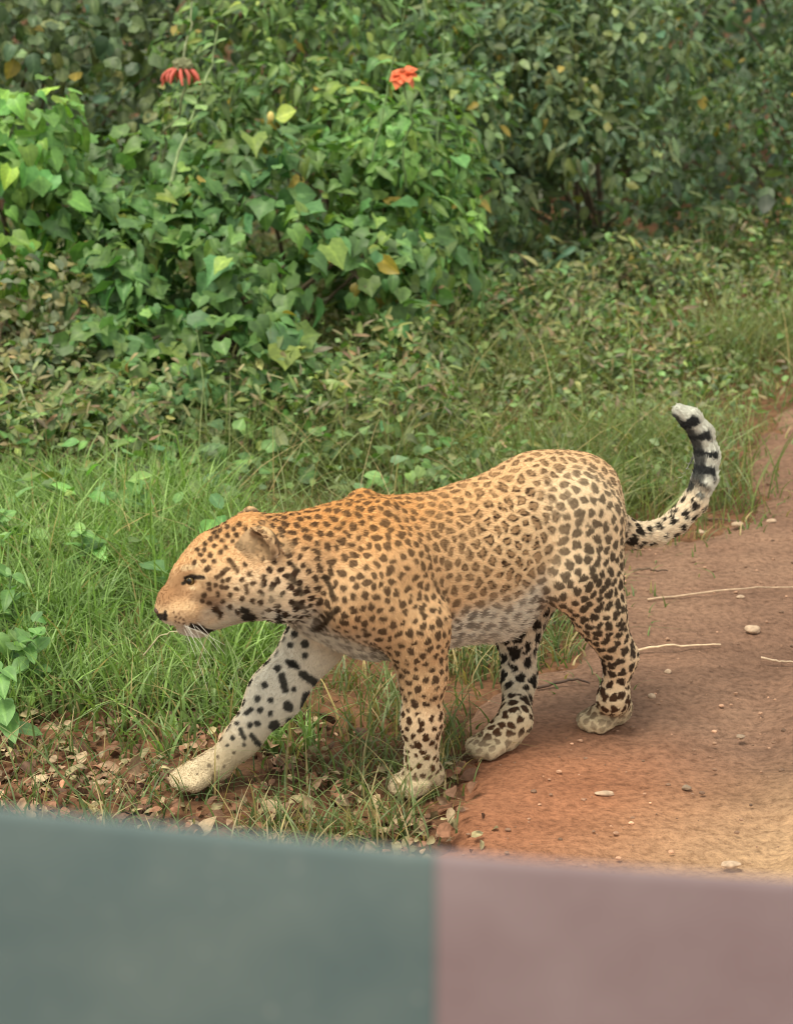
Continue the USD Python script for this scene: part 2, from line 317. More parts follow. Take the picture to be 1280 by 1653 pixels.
shrub('pale_scrub', 'pale grey-green scrub at the foot of the tall dark shrub', 'scrub', (1.1, 9.4),
      [(1010, 450, 9.2, .26, .2, .16), (1100, 450, 9.4, .26, .2, .16), (1060, 500, 9.1, .28, .2, .10), (960, 500, 9.0, .26, .2, .08), (1180, 500, 9.6, .28, .2, .10), (1250, 500, 9.8, .28, .2, .12)],
      'oval', .040, 2300, (.145, .19, .105), parts=160, seed=35, bright=1.0)
shrub('right_bush', 'dusky small-leaved bush at the right edge beyond the bend of the road', 'bush', (1.9, 10.4),
      [(1180, 250, 10.2, .42, .4, .42), (1270, 130, 10.4, .42, .4, .46), (1150, 60, 10.4, .42, .4, .44), (1240, 380, 10.2, .36, .35, .26), (1120, 370, 10.0, .34, .3, .26), (1390, 250, 10.4, .45, .4, .6), (1180, 460, 10.0, .30, .3, .12), (1420, 60, 10.5, .5, .4, .5)],
      'oval', .040, 7200, (.078, .130, .056), parts=260, seed=25, stems=8, bright=.5)
shrub('round_leaved_shrub', 'shadowy shrub with small round leaves in the upper left corner', 'shrub', (-1.7, 9.3),
      [(60, 80, 8.9, .34, .3, .36), (190, 120, 9.0, .30, .3, .32), (300, 30, 9.2, .36, .3, .36), (130, 20, 9.2, .36, .3, .34), (-100, 60, 9.0, .45, .4, .5), (250, 200, 8.8, .26, .3, .22)],
      'round', .058, 1700, (.085, .13, .062), parts=220, seed=26, bright=.8)
shrub('tangled_shrub', 'tangled olive-green shrub behind the two red flowers at the top', 'shrub', (-.3, 9.2),
      [(400, 100, 8.8, .34, .3, .36), (520, 60, 9.0, .34, .3, .38), (640, 50, 9.2, .30, .3, .36), (480, 190, 8.6, .32, .3, .26), (350, 210, 8.5, .24, .25, .22), (700, 130, 9.2, .24, .3, .30)],
      (('oval', 0, .6, 1.0), ('lance', .6, 1.01, 1.7)), .046, 3800, (.105, .185, .055), parts=220, seed=27)
shrub('brownish_scrub', 'faded brown-green scrub at the left edge under the bright shrub', 'scrub', (-1.35, 7.3),
      [(40, 500, 7.4, .26, .2, .2), (90, 600, 7.2, .26, .2, .18), (10, 620, 7.15, .26, .2, .18), (-90, 540, 7.3, .3, .25, .26), (130, 520, 7.5, .16, .2, .16)],
      'oval', .040, 1500, (.15, .17, .085), parts=160, seed=28, stem_tint=(.2, .15, .09), bright=.6)
shrub('low_scrub', 'low mixed green scrub along the foot of the big lobed leaves', 'scrub', (-.2, 7.4),
      [(420, 640, 7.2, .28, .2, .12), (560, 640, 7.35, .26, .2, .12), (300, 680, 7.0, .28, .2, .10), (160, 690, 6.95, .28, .2, .12), (660, 570, 7.8, .28, .25, .12), (30, 720, 6.8, .26, .2, .14), (120, 750, 6.7, .28, .2, .08), (450, 720, 6.9, .28, .2, .07)],
      (('oval', 0, .6, 1.0), ('lance', .6, 1.01, 2.0)), .036, 3800, (.12, .195, .07), parts=220, seed=29, bright=.8)
shrub('verge_scrub', 'knee-high weedy scrub on the verge behind the back of the leopard', 'scrub', (.55, 8.8),
      [(780, 560, 8.4, .32, .3, .11), (900, 530, 8.8, .36, .3, .12), (1030, 510, 9.2, .36, .3, .10), (700, 640, 7.8, .3, .3, .10), (860, 640, 7.9, .32, .3, .08), (990, 600, 8.4, .34, .3, .06), (610, 700, 7.2, .3, .2, .08)],
      (('oval', 0, .5, 1.0), ('lance', .5, 1.01, 2.2)), .032, 3800, (.125, .18, .072), parts=200, seed=30, bright=.8)
# what stands behind: further trees of the thicket, mostly hidden
for k, (x, y, lab) in enumerate(((-4.6, 12.5, 'dark thicket tree furthest to the left behind the bank'), (.3, 13.2, 'dark thicket tree far behind the leafy stems at the top'), (2.6, 13.6, 'dark thicket tree between the tall dark shrub and the dusky bush'), (-3.2, 11.5, 'dark thicket tree behind the upper left corner'), (-.9, 11.6, 'dark thicket tree behind the orange-red flowers'), (1.4, 12.3, 'dark thicket tree behind the tall dark shrub'), (3.8, 12.6, 'dark thicket tree behind the dusky bush at the right edge'))):
    b = np.array([x, y, 0.])
    rng = np.random.default_rng(60 + k)
    cl = []
    for j in range(16):
        p = b + [rng.normal(0, .9), rng.normal(0, .3), .35 + 2.0 * rng.random()]
        px, _ = project(p)
        cl.append((px[0], px[1], p[1], .55, .45, .5))
    shrub('thicket_tree', lab, 'tree', (x, y), cl, 'oval', .085, 3200, (.060, .10, .048), parts=0, seed=70 + k, stems=7, shell=(.3, 1.05))

# sprigs and weeds: a stem with paired leaves each
def sprig(name, label, foot, tip, kind, size, pairs, tint, seed, cat='plant', spread=.5, first=.35, group=None, flower=None, rad=.005, stem_tint=(.12, .20, .07)):
    rng = np.random.default_rng(seed)
    foot, tip = np.asarray(foot, float), np.asarray(tip, float)
    line = bent(foot, tip, .03, rng, 12, .007)
    leaves = []
    for i in range(pairs):
        f = first + (1 - first) * i / max(pairs - 1, 1)
        p = np.array([np.interp(f * 11, np.arange(12), line[:, k]) for k in range(3)])
        an = rng.random() * 3.1
        for s in (0, math.pi):
            d = np.array([math.cos(an + s), math.sin(an + s) * .8 - .2, spread - .9 * (1 - f)])
            sz = size * (1.1 - .5 * f) * np.exp(rng.normal(0, .12))
            leaves += place_leaves(kind, p[None], unit(d)[None], unit(np.array([[-d[0] * .3, -.3 - d[1] * .3, .9]]) + rng.normal(0, .25, (1, 3))), np.array([sz]), np.asarray(tint)[None] * np.exp(rng.normal(0, .15)), rng)
    PLANTS.append(dict(name=name, label=label, cat=cat, foot=foot, leaves=leaves, stems=[tube(line, np.linspace(rad, rad * .5, 12))], parts=300, stem_tint=stem_tint, group=group, all_parts=True, flower=flower))
def on_ground(px, py):
    p = ground_at(px, py); p[2] = float(floor_z(p[0], p[1])[0]); return p
sprig('drooping_sprig', 'pale green sprig with hanging lance leaves between the light green and the dark shrub', at_y(778, 520, 7.9), at_y(772, 345, 7.75), 'oval', .085, 3, (.17, .32, .075), 101, spread=-.6, first=.8)
sprig('pale_shoot', 'pale upright shoot with light leaves beside the drooping red flower', at_y(275, 300, 7.7), at_y(352, 40, 7.85), 'oval', .075, 6, (.20, .32, .12), 102, first=.35, rad=.007, stem_tint=(.24, .32, .15))
sprig('leafy_stem', 'leafy stem with grey-green leaves right of the round orange-red flower', at_y(705, 260, 8.3), at_y(716, 30, 8.4), 'oval', .062, 6, (.13, .20, .085), 103, first=.4)
sprig('leafy_stem', 'leafy green stem rising left of the round orange-red flower', at_y(600, 260, 7.9), at_y(655, -10, 8.0), 'lance', .09, 7, (.10, .22, .06), 104, first=.3)
sprig('thin_stem', 'thin pale stem rising out of the picture above the drooping red flower', at_y(294, 112, 7.86), at_y(322, -20, 7.95), 'lance', .035, 2, (.20, .26, .12), 105, first=.8, rad=.005, stem_tint=(.22, .26, .14))
for k, (px, py, h, lab) in enumerate(((25, 1010, .22, 'topmost of the broad-leaved weeds at the left edge'), (55, 1085, .17, 'leafy weed at the left edge, level with the chin of the leopard'), (20, 1170, .20, 'lowest of the broad-leaved weeds at the left edge'), (20, 900, .2, 'broad-leaved weed at the left edge in the bright grass'), (150, 935, .2, 'small weed in the bright grass left of the eye of the leopard'), (260, 860, .22, 'bright leafy weed right behind the forehead of the leopard'))):
    p = on_ground(px, py + 40)
    sprig('weed', lab, p, p + [RNG.normal(0, .05), .0, h], 'oval', .080, 6, (.12, .25, .072), 110 + k, cat='weed', first=.2)
for k, (px, py, lab) in enumerate(((500, 640, 'yellow-flecked herb in the scrub right below the large lobed leaves'), (470, 600, 'small yellow-green herb left of the yellow-flecked one'), (540, 620, 'small yellow-green herb right of the yellow-flecked one'), (690, 540, 'yellowish herb at the foot of the light green shrub'))):
    p = at_y(px, py + 30, 7.1 if k < 3 else 7.7)
    sprig('yellow_herb', lab, p, p + [.03, 0, .13], 'round', .042, 6, (.30, .36, .09), 120 + k, cat='herb', first=.2)

# which leaves show: a coarse depth picture of all leaves
SC = .5
Wd, Hd = 640, 827
zb = np.full((Hd, Wd), 1e9); owner = -np.ones((Hd, Wd), int)
flat = [(pi, li) for pi, pl in enumerate(PLANTS) for li in range(len(pl['leaves']))]
for gi, (pi, li) in enumerate(flat):
    V, F = PLANTS[pi]['leaves'][li][:2]
    q, dz = project(V)
    lo_, hi_ = q.min(0) * SC, q.max(0) * SC
    c = (lo_ + hi_) / 2; e = (hi_ - lo_) * .34
    x0, x1, y0, y1 = int(max(c[0] - e[0], 0)), int(min(c[0] + e[0] + 1, Wd)), int(max(c[1] - e[1], 0)), int(min(c[1] + e[1] + 1, Hd))
    if x1 > x0 and y1 > y0:
        z = dz.mean(); s = zb[y0:y1, x0:x1]; m = s > z
        s[m] = z; owner[y0:y1, x0:x1][m] = gi
seen = np.bincount(owner[owner >= 0], minlength=len(flat))
first = np.cumsum([0] + [len(p['leaves']) for p in PLANTS])
for pi, pl in enumerate(PLANTS):
    t = thing(pl['name'], pl['label'], pl['cat'], pl['foot'], 0, pl['group'])
    off = pl['foot']
    for s in pl['stems']:
        obj('stem', (s[0] - off, s[1]), stem_look, t, smooth=True, tint=np.broadcast_to(pl['stem_tint'], s[0].shape))
    vis = seen[first[pi]:first[pi + 1]]
    order = np.argsort(-vis, kind='stable')
    alone = [i for i in order[:pl['parts']] if vis[i] * 4 >= 70 or pl.get('all_parts')]
    rest = sorted(set(range(len(vis))) - set(alone))
    for i in alone:
        V, F, U, T = pl['leaves'][i]
        obj('leaf', (V - off, F), leaf_look, t, smooth=True, tint=T, luv=U)
    if rest:
        (V, F), U, T = join([pl['leaves'][i] for i in rest])
        tag(obj('foliage', (V - off, F), leaf_look, t, smooth=True, tint=T, luv=U), kind='stuff')
    pl['thing'] = t

# flowers
petal_look = mat('petal_look', {'a': ('attribute', {'attribute': 'tint'}), 'p': ('principled_bsdf', {'roughness': .55}), 't': ('translucent_bsdf', {}), 'x': ('mix_closure', {'fac': .3})}, [('a.color', 'p.base_color'), ('a.color', 't.color'), ('p.BSDF', 'x.closure1'), ('t.BSDF', 'x.closure2')], surface='x.closure')
def drooping_flower():
    c = at_y(292, 112, 7.85)
    t = thing('red_flower', 'drooping red flower with hanging tube petals on a thin stem at the upper left', 'flower', c)
    rng = np.random.default_rng(3)
    obj('stem', tube(bent(at_y(262, 260, 7.9) - c, np.array([.0, 0, .01]), .05, rng, 9), .005), stem_look, t, smooth=True, tint=np.broadcast_to((.13, .16, .07), (9 * 6 + 2, 3)))
    cal = trimesh.creation.icosphere(2, .045); cal.vertices *= [.78, .66, .55]; cal.vertices += [.006, 0, .014]
    cal.vertices += (meshkit.noise(cal.vertices * 160)[:, None] - .5) * .02 * unit(cal.vertices)
    obj('calyx', cal, stem_look, t, smooth=False, tint=np.broadcast_to((.16, .17, .085), (len(cal.vertices), 3)))
    for i in range(13):
        a = i / 13 * 2 * math.pi + rng.normal(0, .1)
        o = np.array([math.cos(a), math.sin(a) * .8, 0])
        pts = np.array([o * .022 + [0, 0, .006], o * .042 + [0, 0, -.002], o * (.054 + .006 * rng.random()) + [0, 0, -.018], o * (.058 + .016 * rng.random()) + [rng.normal(0, .004), 0, -.036 - .022 * rng.random()]])
        v, f = tube(pts, np.array([.004, .0065, .0075, .003]), 7)
        obj('petal', (v, f), petal_look, t, smooth=True, tint=np.broadcast_to(np.array([.66, .15, .11]) * (.8 + .4 * rng.random()), v.shape))
drooping_flower()
def round_flower():
    c = at_y(650, 118, 7.85)
    t = thing('red_flower', 'round orange-red flower with broad petals at the top middle', 'flower', c)
    rng = np.random.default_rng(4)
    obj('stem', tube(bent(at_y(655, 300, 7.9) - c, np.array([0, 0, -.012]), -.03, rng, 9), .005), stem_look, t, smooth=True, tint=np.broadcast_to((.12, .2, .07), (9 * 6 + 2, 3)))
    for ringn, (n, ln, up) in enumerate(((11, .056, -.35), (8, .042, .15))):
        for i in range(n):
            a = i / n * 2 * math.pi + ringn * .3 + rng.normal(0, .08)
            d = np.array([[math.cos(a), math.sin(a), up]])
            (V, F, U, T), = place_leaves('round', np.array([[0, 0, .004 * ringn]]), d, np.array([[0, -.35, 1.0]]), np.array([ln * (.9 + .25 * rng.random())]), np.array([[.80, .20, .085]]) * (.85 + .3 * rng.random()), rng)
            obj('petal', (V, F), petal_look, t, smooth=True, tint=T)
    ct = trimesh.creation.icosphere(1, .011); ct.vertices += [0, 0, .008]
    obj('flower_centre', ct, petal_look, t, smooth=True, tint=np.broadcast_to((.45, .10, .03), (len(ct.vertices), 3)))
round_flower()
def yellow_bud():
    c = at_y(437, 188, 8.2)
    t = thing('yellow_flower', 'small cream-yellow bud beside a curled yellow-green leaf left of the round red flower', 'flower', c)
    rng = np.random.default_rng(6)
    b = trimesh.creation.icosphere(2, .016); b.vertices *= [.8, .8, 1.25]
    obj('bud', b, petal_look, t, smooth=True, tint=np.broadcast_to((.75, .62, .22), (len(b.vertices), 3)))
    obj('stem', tube(bent(at_y(470, 320, 8.3) - c, np.array([0, 0, -.01]), .0, rng, 7), .003), stem_look, t, smooth=True, tint=np.broadcast_to((.2, .25, .08), (7 * 6 + 2, 3)))
    (V, F, U, T), = place_leaves('round', np.array([[.018, 0, -.005]]), np.array([[1., -.1, .3]]), np.array([[-.2, -.7, .6]]), np.array([.085]), np.array([[.36, .46, .10]]), rng)
    obj('leaf', (V, F), leaf_look, t, smooth=True, tint=T, luv=U)
yellow_bud()

# ------------------------------------------------------------------ grass
def blades(x, y, length, width, tint, rng, lean=.5, n=4):
    m = len(x); z = floor_z(x, y) - .004
    an = rng.random(m) * 2 * np.pi; ln = np.abs(rng.normal(lean, lean * .5, m))[:, None]
    d = np.stack([np.cos(an), np.sin(an), 0 * an], 1)
    fa = rng.random(m) * 2 * np.pi; sd = np.stack([np.cos(fa), np.sin(fa), 0 * fa], 1)
    t = np.linspace(0, 1, n + 1)
    P = np.stack([x, y, z], 1)[:, None] + length[:, None, None] * (d[:, None] * (ln[:, None] * t[None, :, None] ** 1.7) + np.array([0, 0, 1.0]) * (t[None, :, None] - .38 * ln[:, None] * t[None, :, None] ** 2.2))
    w = width[:, None, None] * (1 - t[None, :, None] ** 1.6) * .5 + .0002
    L, R_ = P - sd[:, None] * w, P + sd[:, None] * w
    V = np.stack([L, R_], 2).reshape(m, -1, 3)
    k = np.arange(n) * 2
    f = np.vstack([np.stack([k, k + 1, k + 3], 1), np.stack([k, k + 3, k + 2], 1)])
    F = (np.arange(m)[:, None, None] * (2 * n + 2) + f[None]).reshape(-1, 3)
    foot_tip_tone = (.75 + .35 * np.repeat(t, 2))[None, :, None]  # blade tint darker at the foot, lighter towards the tip
    T = np.broadcast_to(tint[:, None] * foot_tip_tone, V.shape)
    U = np.broadcast_to(np.array([.3, .5, 0]), V.shape)
    return (V.reshape(-1, 3), F), U.reshape(-1, 3), T.reshape(-1, 3)
def scatter(n, x0, x1, y0, y1, dens, rng):
    x, y = x0 + (x1 - x0) * rng.random(n), y0 + (y1 - y0) * rng.random(n)
    k = rng.random(n) < dens(x, y)
    return x[k], y[k]
def pn(x, y, s, seed):
    return meshkit.fbm(np.stack([x * s, y * s, 0 * x], -1), 3, seed)
def tints(x, y, a, b, rng, dry=.06):
    w = np.clip(pn(x, y, 2.3, 40) * 1.6 - .3 + rng.normal(0, .15, len(x)), 0, 1)[:, None]
    t = (np.asarray(a) * (1 - w) + np.asarray(b) * w) * np.exp(rng.normal(0, .2, (len(x), 1)))
    return np.where((rng.random(len(x)) < dry)[:, None], np.array([.34, .27, .13]) * np.exp(rng.normal(0, .2, (len(x), 1))), t)
rng = np.random.default_rng(31)
# the verge behind the leopard
x, y = scatter(150000, -2.6, 3.2, 5.4, 10.6, lambda x, y: smoothstep(.12, -.35, road_in(x, y)) * (.55 + .45 * smoothstep(.35, .6, pn(x, y, 3, 33))), rng)
L = (.040 + .16 * smoothstep(.32, .75, pn(x, y, 2.2, 35))) * np.exp(rng.normal(0, .38, len(x)))
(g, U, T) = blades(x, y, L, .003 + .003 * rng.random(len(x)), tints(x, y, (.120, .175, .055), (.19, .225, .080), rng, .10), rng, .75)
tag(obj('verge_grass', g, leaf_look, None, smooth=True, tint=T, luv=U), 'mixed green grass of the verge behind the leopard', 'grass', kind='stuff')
# bright tall grass on the left, in front of the bank
def bright(x, y):
    px, _ = project(np.stack([x, y, 0 * x + .08], -1))
    w = smoothstep(430, 330, px[:, 0] - .35 * (px[:, 1] - 850)) * smoothstep(1130, 1040, px[:, 1] - .12 * (px[:, 0] - 120) + (pn(x, y, 5, 37) - .5) * 200) * smoothstep(740, 830, px[:, 1])
    return w
x, y = scatter(60000, -2.2, .2, 4.5, 6.9, lambda x, y: bright(x, y) * (.3 + .7 * smoothstep(.32, .55, pn(x, y, 6, 39))), rng)
L = (.13 + .13 * pn(x, y, 3, 41)) * np.exp(rng.normal(0, .25, len(x))) * (.55 + .45 * smoothstep(4.6, 5.3, y))
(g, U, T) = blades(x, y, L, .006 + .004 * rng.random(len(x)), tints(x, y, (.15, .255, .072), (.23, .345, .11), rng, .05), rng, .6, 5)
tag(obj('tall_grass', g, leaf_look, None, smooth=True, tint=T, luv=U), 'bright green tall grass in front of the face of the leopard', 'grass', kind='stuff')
# thin grass among the litter and under the leopard
def thin(x, y):
    r = road_in(x, y)
    return smoothstep(.06, -.12, r) * smoothstep(5.9, 5.5, y) * np.clip(1.5 * smoothstep(.40, .60, pn(x, y, 5, 43)) + .22, 0, 1)
x, y = scatter(40000, -1.6, 1.2, 3.7, 5.9, lambda x, y: thin(x, y) * np.where((x < -.30) & (y < 4.72), .28, .8), rng)
L = (.05 + .09 * pn(x, y, 4, 45)) * np.exp(rng.normal(0, .35, len(x)))
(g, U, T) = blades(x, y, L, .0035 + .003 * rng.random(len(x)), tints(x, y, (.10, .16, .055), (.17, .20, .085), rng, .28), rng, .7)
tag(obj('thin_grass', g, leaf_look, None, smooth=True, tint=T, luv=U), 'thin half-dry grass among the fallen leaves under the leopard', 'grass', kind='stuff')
# far blades on the verge of the road's bend, and tiny weeds
x, y = scatter(9000, .2, 3.5, 4.8, 10.5, lambda x, y: smoothstep(.22, .02, road_in(x, y)) * smoothstep(-.25, -.05, road_in(x, y)), rng)
L = .035 * np.exp(rng.normal(0, .35, len(x)))
(g, U, T) = blades(x, y, L, .004 + .002 * rng.random(len(x)), tints(x, y, (.09, .16, .045), (.15, .20, .07), rng, .2), rng, .8, 3)
tag(obj('edge_grass', g, leaf_look, None, smooth=True, tint=T, luv=U), 'short sparse grass along the edge of the dirt road', 'grass', kind='stuff')
def ground_leaves(n, x0, x1, y0, y1, dens, kind, size, tint, seed, hgt=.05):
    r = np.random.default_rng(seed)
    x, y = scatter(n, x0, x1, y0, y1, dens, r)
    pos = np.stack([x, y, floor_z(x, y) + hgt * r.random(len(x))], 1)
    return place_leaves(kind, pos, r.normal(0, 1, pos.shape) * [1, 1, .35], r.normal(0, .35, pos.shape) + [0, -.2, .8], size * np.clip(np.exp(r.normal(0, .3, len(x))), .4, 1.5), np.asarray(tint) * np.exp(r.normal(0, .25, (len(x), 1))) * np.exp(r.normal(0, .12, (len(x), 3))), r)
wl = ground_leaves(24000, -2.4, 3.2, 5.6, 10.4, lambda x, y: smoothstep(.02, -.3, road_in(x, y)) * (.25 + .75 * smoothstep(.38, .6, pn(x, y, 2.4, 50))), 'oval', .026, (.140, .190, .078), 51, .15)
wl += ground_leaves(1500, -2.4, .2, 6.0, 7.6, lambda x, y: smoothstep(.02, -.3, road_in(x, y)) * smoothstep(.3, .55, pn(x, y, 2.0, 57)), 'heart', .042, (.115, .20, .068), 58, .2)
wl += ground_leaves(5000, -2.4, 3., 6.4, 9.6, lambda x, y: smoothstep(.02, -.3, road_in(x, y)) * smoothstep(.5, .65, pn(x, y, 3.0, 59)), 'oval', .03, (.20, .19, .085), 60, .14)
wl += ground_leaves(2600, -2.2, .4, 4.6, 6.9, lambda x, y: bright(x, y) * smoothstep(.45, .6, pn(x, y, 3.1, 52)), 'oval', .06, (.13, .25, .075), 54, .22)
g, U, T = join(wl)
tag(obj('ground_cover', g, leaf_look, None, smooth=True, tint=T, luv=U), 'small-leaved ground cover between the grasses of the verge', 'ground cover', kind='stuff')

ul = ground_leaves(15000, -6, 7, 9.6, 17, lambda x, y: smoothstep(.1, -.5, road_in(x, y)), 'oval', .085, (.060, .10, .048), 55, .55)
ul += ground_leaves(9000, -12, 14, 17, 36, lambda x, y: smoothstep(.1, -.5, road_in(x, y)), 'oval', .26, (.055, .095, .042), 56, 1.3)
g, U, T = join(ul)
tag(obj('undergrowth', g, leaf_look, None, smooth=True, tint=T, luv=U), 'dark leafy undergrowth filling the gaps behind the shrubs', 'undergrowth', kind='stuff')

def wisps(n, x0, x1, y0, y1, dens, seed):
    r = np.random.default_rng(seed)
    x, y = scatter(n, x0, x1, y0, y1, dens, r)
    L = .22 + .22 * r.random(len(x))
    return blades(x, y, L, .003 + .002 * r.random(len(x)), tints(x, y, (.16, .21, .07), (.26, .28, .13), r, .25), r, .55, 6)
g, U, T = wisps(2600, -2.4, 3.0, 5.8, 9.8, lambda x, y: smoothstep(-.1, -.5, road_in(x, y)) * smoothstep(.45, .62, pn(x, y, 2.6, 71)), 72)
tag(obj('tall_wisps', g, leaf_look, None, smooth=True, tint=T, luv=U), 'tall wispy grass stalks standing out of the verge', 'grass', kind='stuff')

def herbs(x, y):
    return smoothstep(.0, -.3, road_in(x, y)) * (.25 + .75 * smoothstep(.40, .56, pn(x, y, 2.0, 81)))
for tone, sd_, kd, sz_ in (((.125, .195, .060), 82, 'oval', .028), ((.17, .20, .075), 83, 'lance', .055), ((.20, .175, .095), 84, 'lance', .045), ((.095, .165, .055), 85, 'oval', .034)):
    r = np.random.default_rng(sd_)
    x, y = scatter(9500, -2.2, 2.8, 6.4, 9.9, herbs, r)
    top = (.05 + .27 * smoothstep(.42, .66, pn(x, y, 2.0, 81)) * smoothstep(-.05, -.9, road_in(x, y))) * (.4 + .6 * r.random(len(x)))
    pos = np.stack([x, y, floor_z(x, y) + top], 1)
    wl2 = place_leaves(kd, pos, r.normal(0, .8, pos.shape) + [0, 0, .25], r.normal(0, .45, pos.shape) + [0, -.3, .75], sz_ * np.clip(np.exp(r.normal(0, .3, len(x))), .5, 1.6), np.asarray(tone) * np.exp(r.normal(0, .25, (len(x), 1))) * np.exp(r.normal(0, .1, (len(x), 3))), r)
    g, U, T = join(wl2)
    tag(obj('weedy_herbs', g, leaf_look, None, smooth=True, tint=T, luv=U), {82: 'mid-green', 83: 'olive narrow-leaved', 84: 'faded brownish', 85: 'dark green'}[sd_] + ' weedy herbs mixed through the verge behind the leopard', 'herbs', kind='stuff')

# ------------------------------------------------------------------ fallen leaves, pebbles, straws and twigs
dry_look = mat('dry_leaf', {'a': ('attribute', {'attribute': 'tint'}), 'g': ('geometry', {}), 'n': ('noise_texture', {'scale': 90.0, 'detail': 4.0}), 'r': ('rgb_ramp', {'ramp': [(.3, (.6, .58, .55)), (.7, (1.3, 1.3, 1.3))]}), 'm': ('mix', {'mix_type': 'multiply', 'fac': 1.0}), 'p': ('principled_bsdf', {'roughness': .75, 'specular_ior_level': .3})},
               [('g.position', 'n.vector'), ('n.fac', 'r.fac'), ('a.color', 'm.color1'), ('r.color', 'm.color2'), ('m.color', 'p.base_color')])
def litter_density(x, y):
    r = road_in(x, y)
    return smoothstep(.16, -.05, r) * smoothstep(4.95, 4.45, y + .35 * (x + .3)) * (.35 + .65 * smoothstep(.38, .55, pn(x, y, 4, 53)))
pal = np.array([(.26, .125, .075), (.20, .10, .06), (.33, .21, .135), (.13, .07, .045), (.26, .22, .12), (.38, .28, .18)])
rl = np.random.default_rng(61)
PAWS = [ground_at(*q) for q in ((322, 1266), (350, 1245), (676, 1277), (800, 1214))]
x, y = scatter(8500, -1.5, .5, 3.6, 5.1, lambda x, y: litter_density(x, y) * np.min([np.hypot(x - p[0], y - p[1] + .02) > .085 for p in PAWS], 0), rl)
n = len(x)
pos = np.stack([x, y, floor_z(x, y) + .004 + .030 * rl.random(n)], 1)
big = rl.random(n) < .22
sz = np.where(big, .042, .020) * np.exp(rl.normal(0, .25, n))
ci = rl.integers(0, 6, n)
lit = place_leaves('oval', pos, rl.normal(0, 1, (n, 3)) * [1, 1, .25], rl.normal(0, .5, (n, 3)) + [0, -.1, .8], sz, pal[ci] * np.exp(rl.normal(0, .2, (n, 1))), rl)
cx, _ = project(pos)
inview = (cx[:, 0] > -10) & (cx[:, 0] < 900) & (cx[:, 1] < 1350)
solo = [i for i in np.argsort(-sz, kind='stable') if inview[i]][:120]
labs = {}
for i in solo:
    u_, v_ = cx[i]
    where = 'at the left edge' if u_ < 130 else 'left of the reaching paw' if u_ < 280 else 'around the reaching paw' if u_ < 400 else 'below the chest' if u_ < 560 else 'around the near fore paw' if u_ < 720 else 'at the road edge'
    deep = 'far back' if v_ < 1160 else 'half-way' if v_ < 1240 else 'close to the door'
    labs.setdefault(('rust-brown', 'dark brown', 'tan', 'blackish', 'olive-brown', 'straw-coloured')[ci[i]] + ' fallen leaf ' + deep + ', ' + where, []).append(i)
ORD = ('leftmost', 'second from left', 'third from left', 'fourth from left', 'fifth from left', 'sixth from left', 'seventh from left', 'eighth from left')
for lab, ids in labs.items():
    for k, i in enumerate(sorted(ids, key=lambda j: cx[j][0])[:8]):
        V, F, U, T = lit[i]
        tag(obj('dry_leaf', (V, F), dry_look, None, smooth=True, tint=T), lab + (', ' + ORD[k] if len(ids) > 1 else ''), 'leaf', 'fallen leaves in the litter')
s_ = set(solo)
g, U, T = join([lit[i] for i in range(n) if i not in s_])
tag(obj('leaf_litter', g, dry_look, None, smooth=True, tint=T), 'crumbled brown leaf litter covering the soil at the lower left', 'leaf litter', kind='stuff')

stone_look = mat('stone_look', {'a': ('attribute', {'attribute': 'tint'}), 'g': ('geometry', {}), 'n': ('noise_texture', {'scale': 120.0, 'detail': 4.0}), 'r': ('rgb_ramp', {'ramp': [(.3, (.7, .7, .7)), (.7, (1.2, 1.2, 1.2))]}), 'm': ('mix', {'mix_type': 'multiply', 'fac': 1.0}), 'p': ('principled_bsdf', {'roughness': .85})},
                 [('g.position', 'n.vector'), ('n.fac', 'r.fac'), ('a.color', 'm.color1'), ('r.color', 'm.color2'), ('m.color', 'p.base_color')])
def pebble_mesh(p, sx, sy, sz_, seed, sub=2):
    m = trimesh.creation.icosphere(sub, 1.0)
    m.vertices *= (.75 + .5 * meshkit.noise(m.vertices * 1.3 + seed * 7.7))[:, None]
    m.vertices *= [sx, sy, sz_]
    m.vertices += p + [0, 0, sz_ * .45]
    return m
PEB = [(1215, 1023, .021, .016, .011, 'large flat pale stone on the road, the biggest of the pebbles'), (1052, 1128, .009, .009, .008, 'small round whitish pebble right of the near hind paw'), (1190, 849, .019, .012, .008, 'pale stone on the road beyond the tail, near the right edge'),
       (1130, 860, .012, .010, .007, 'pale pebble right beside the bend of the tail'), (1245, 843, .016, .010, .007, 'flat pale stone at the right edge beyond the tail'), (1078, 1086, .008, .008, .006, 'little pebble above the round whitish one'),
       (1018, 1083, .009, .007, .005, 'pale chip just right of the hock of the near hind leg'), (976, 1282, .020, .008, .005, 'long flat chip on the red soil below the near hind paw'), (1195, 1190, .010, .010, .005, 'dull brown pebble on the road at the right'),
       (1180, 1398, .020, .012, .006, 'pale stone close to the vehicle at the lower right'), (1108, 1272, .010, .008, .005, 'brownish pebble right of the long flat chip'), (1195, 968, .010, .008, .006, 'pebble on the pale straw line near the right edge')]
for k, (px, py, a, b, c, lab) in enumerate(PEB):
    p = on_ground(px, py)
    m = pebble_mesh(p, a, b, c, k)
    tag(obj('pebble', m, stone_look, None, smooth=True, tint=np.broadcast_to(np.array([.40, .285, .20]) * (1 if k not in (8, 10) else .6), (len(m.vertices), 3))), lab, 'stone', 'pebbles on the dirt road')
ms = []
x, y = scatter(3400, -.2, 3.0, 3.5, 8.5, lambda x, y: smoothstep(-.02, .1, road_in(x, y)), rl)
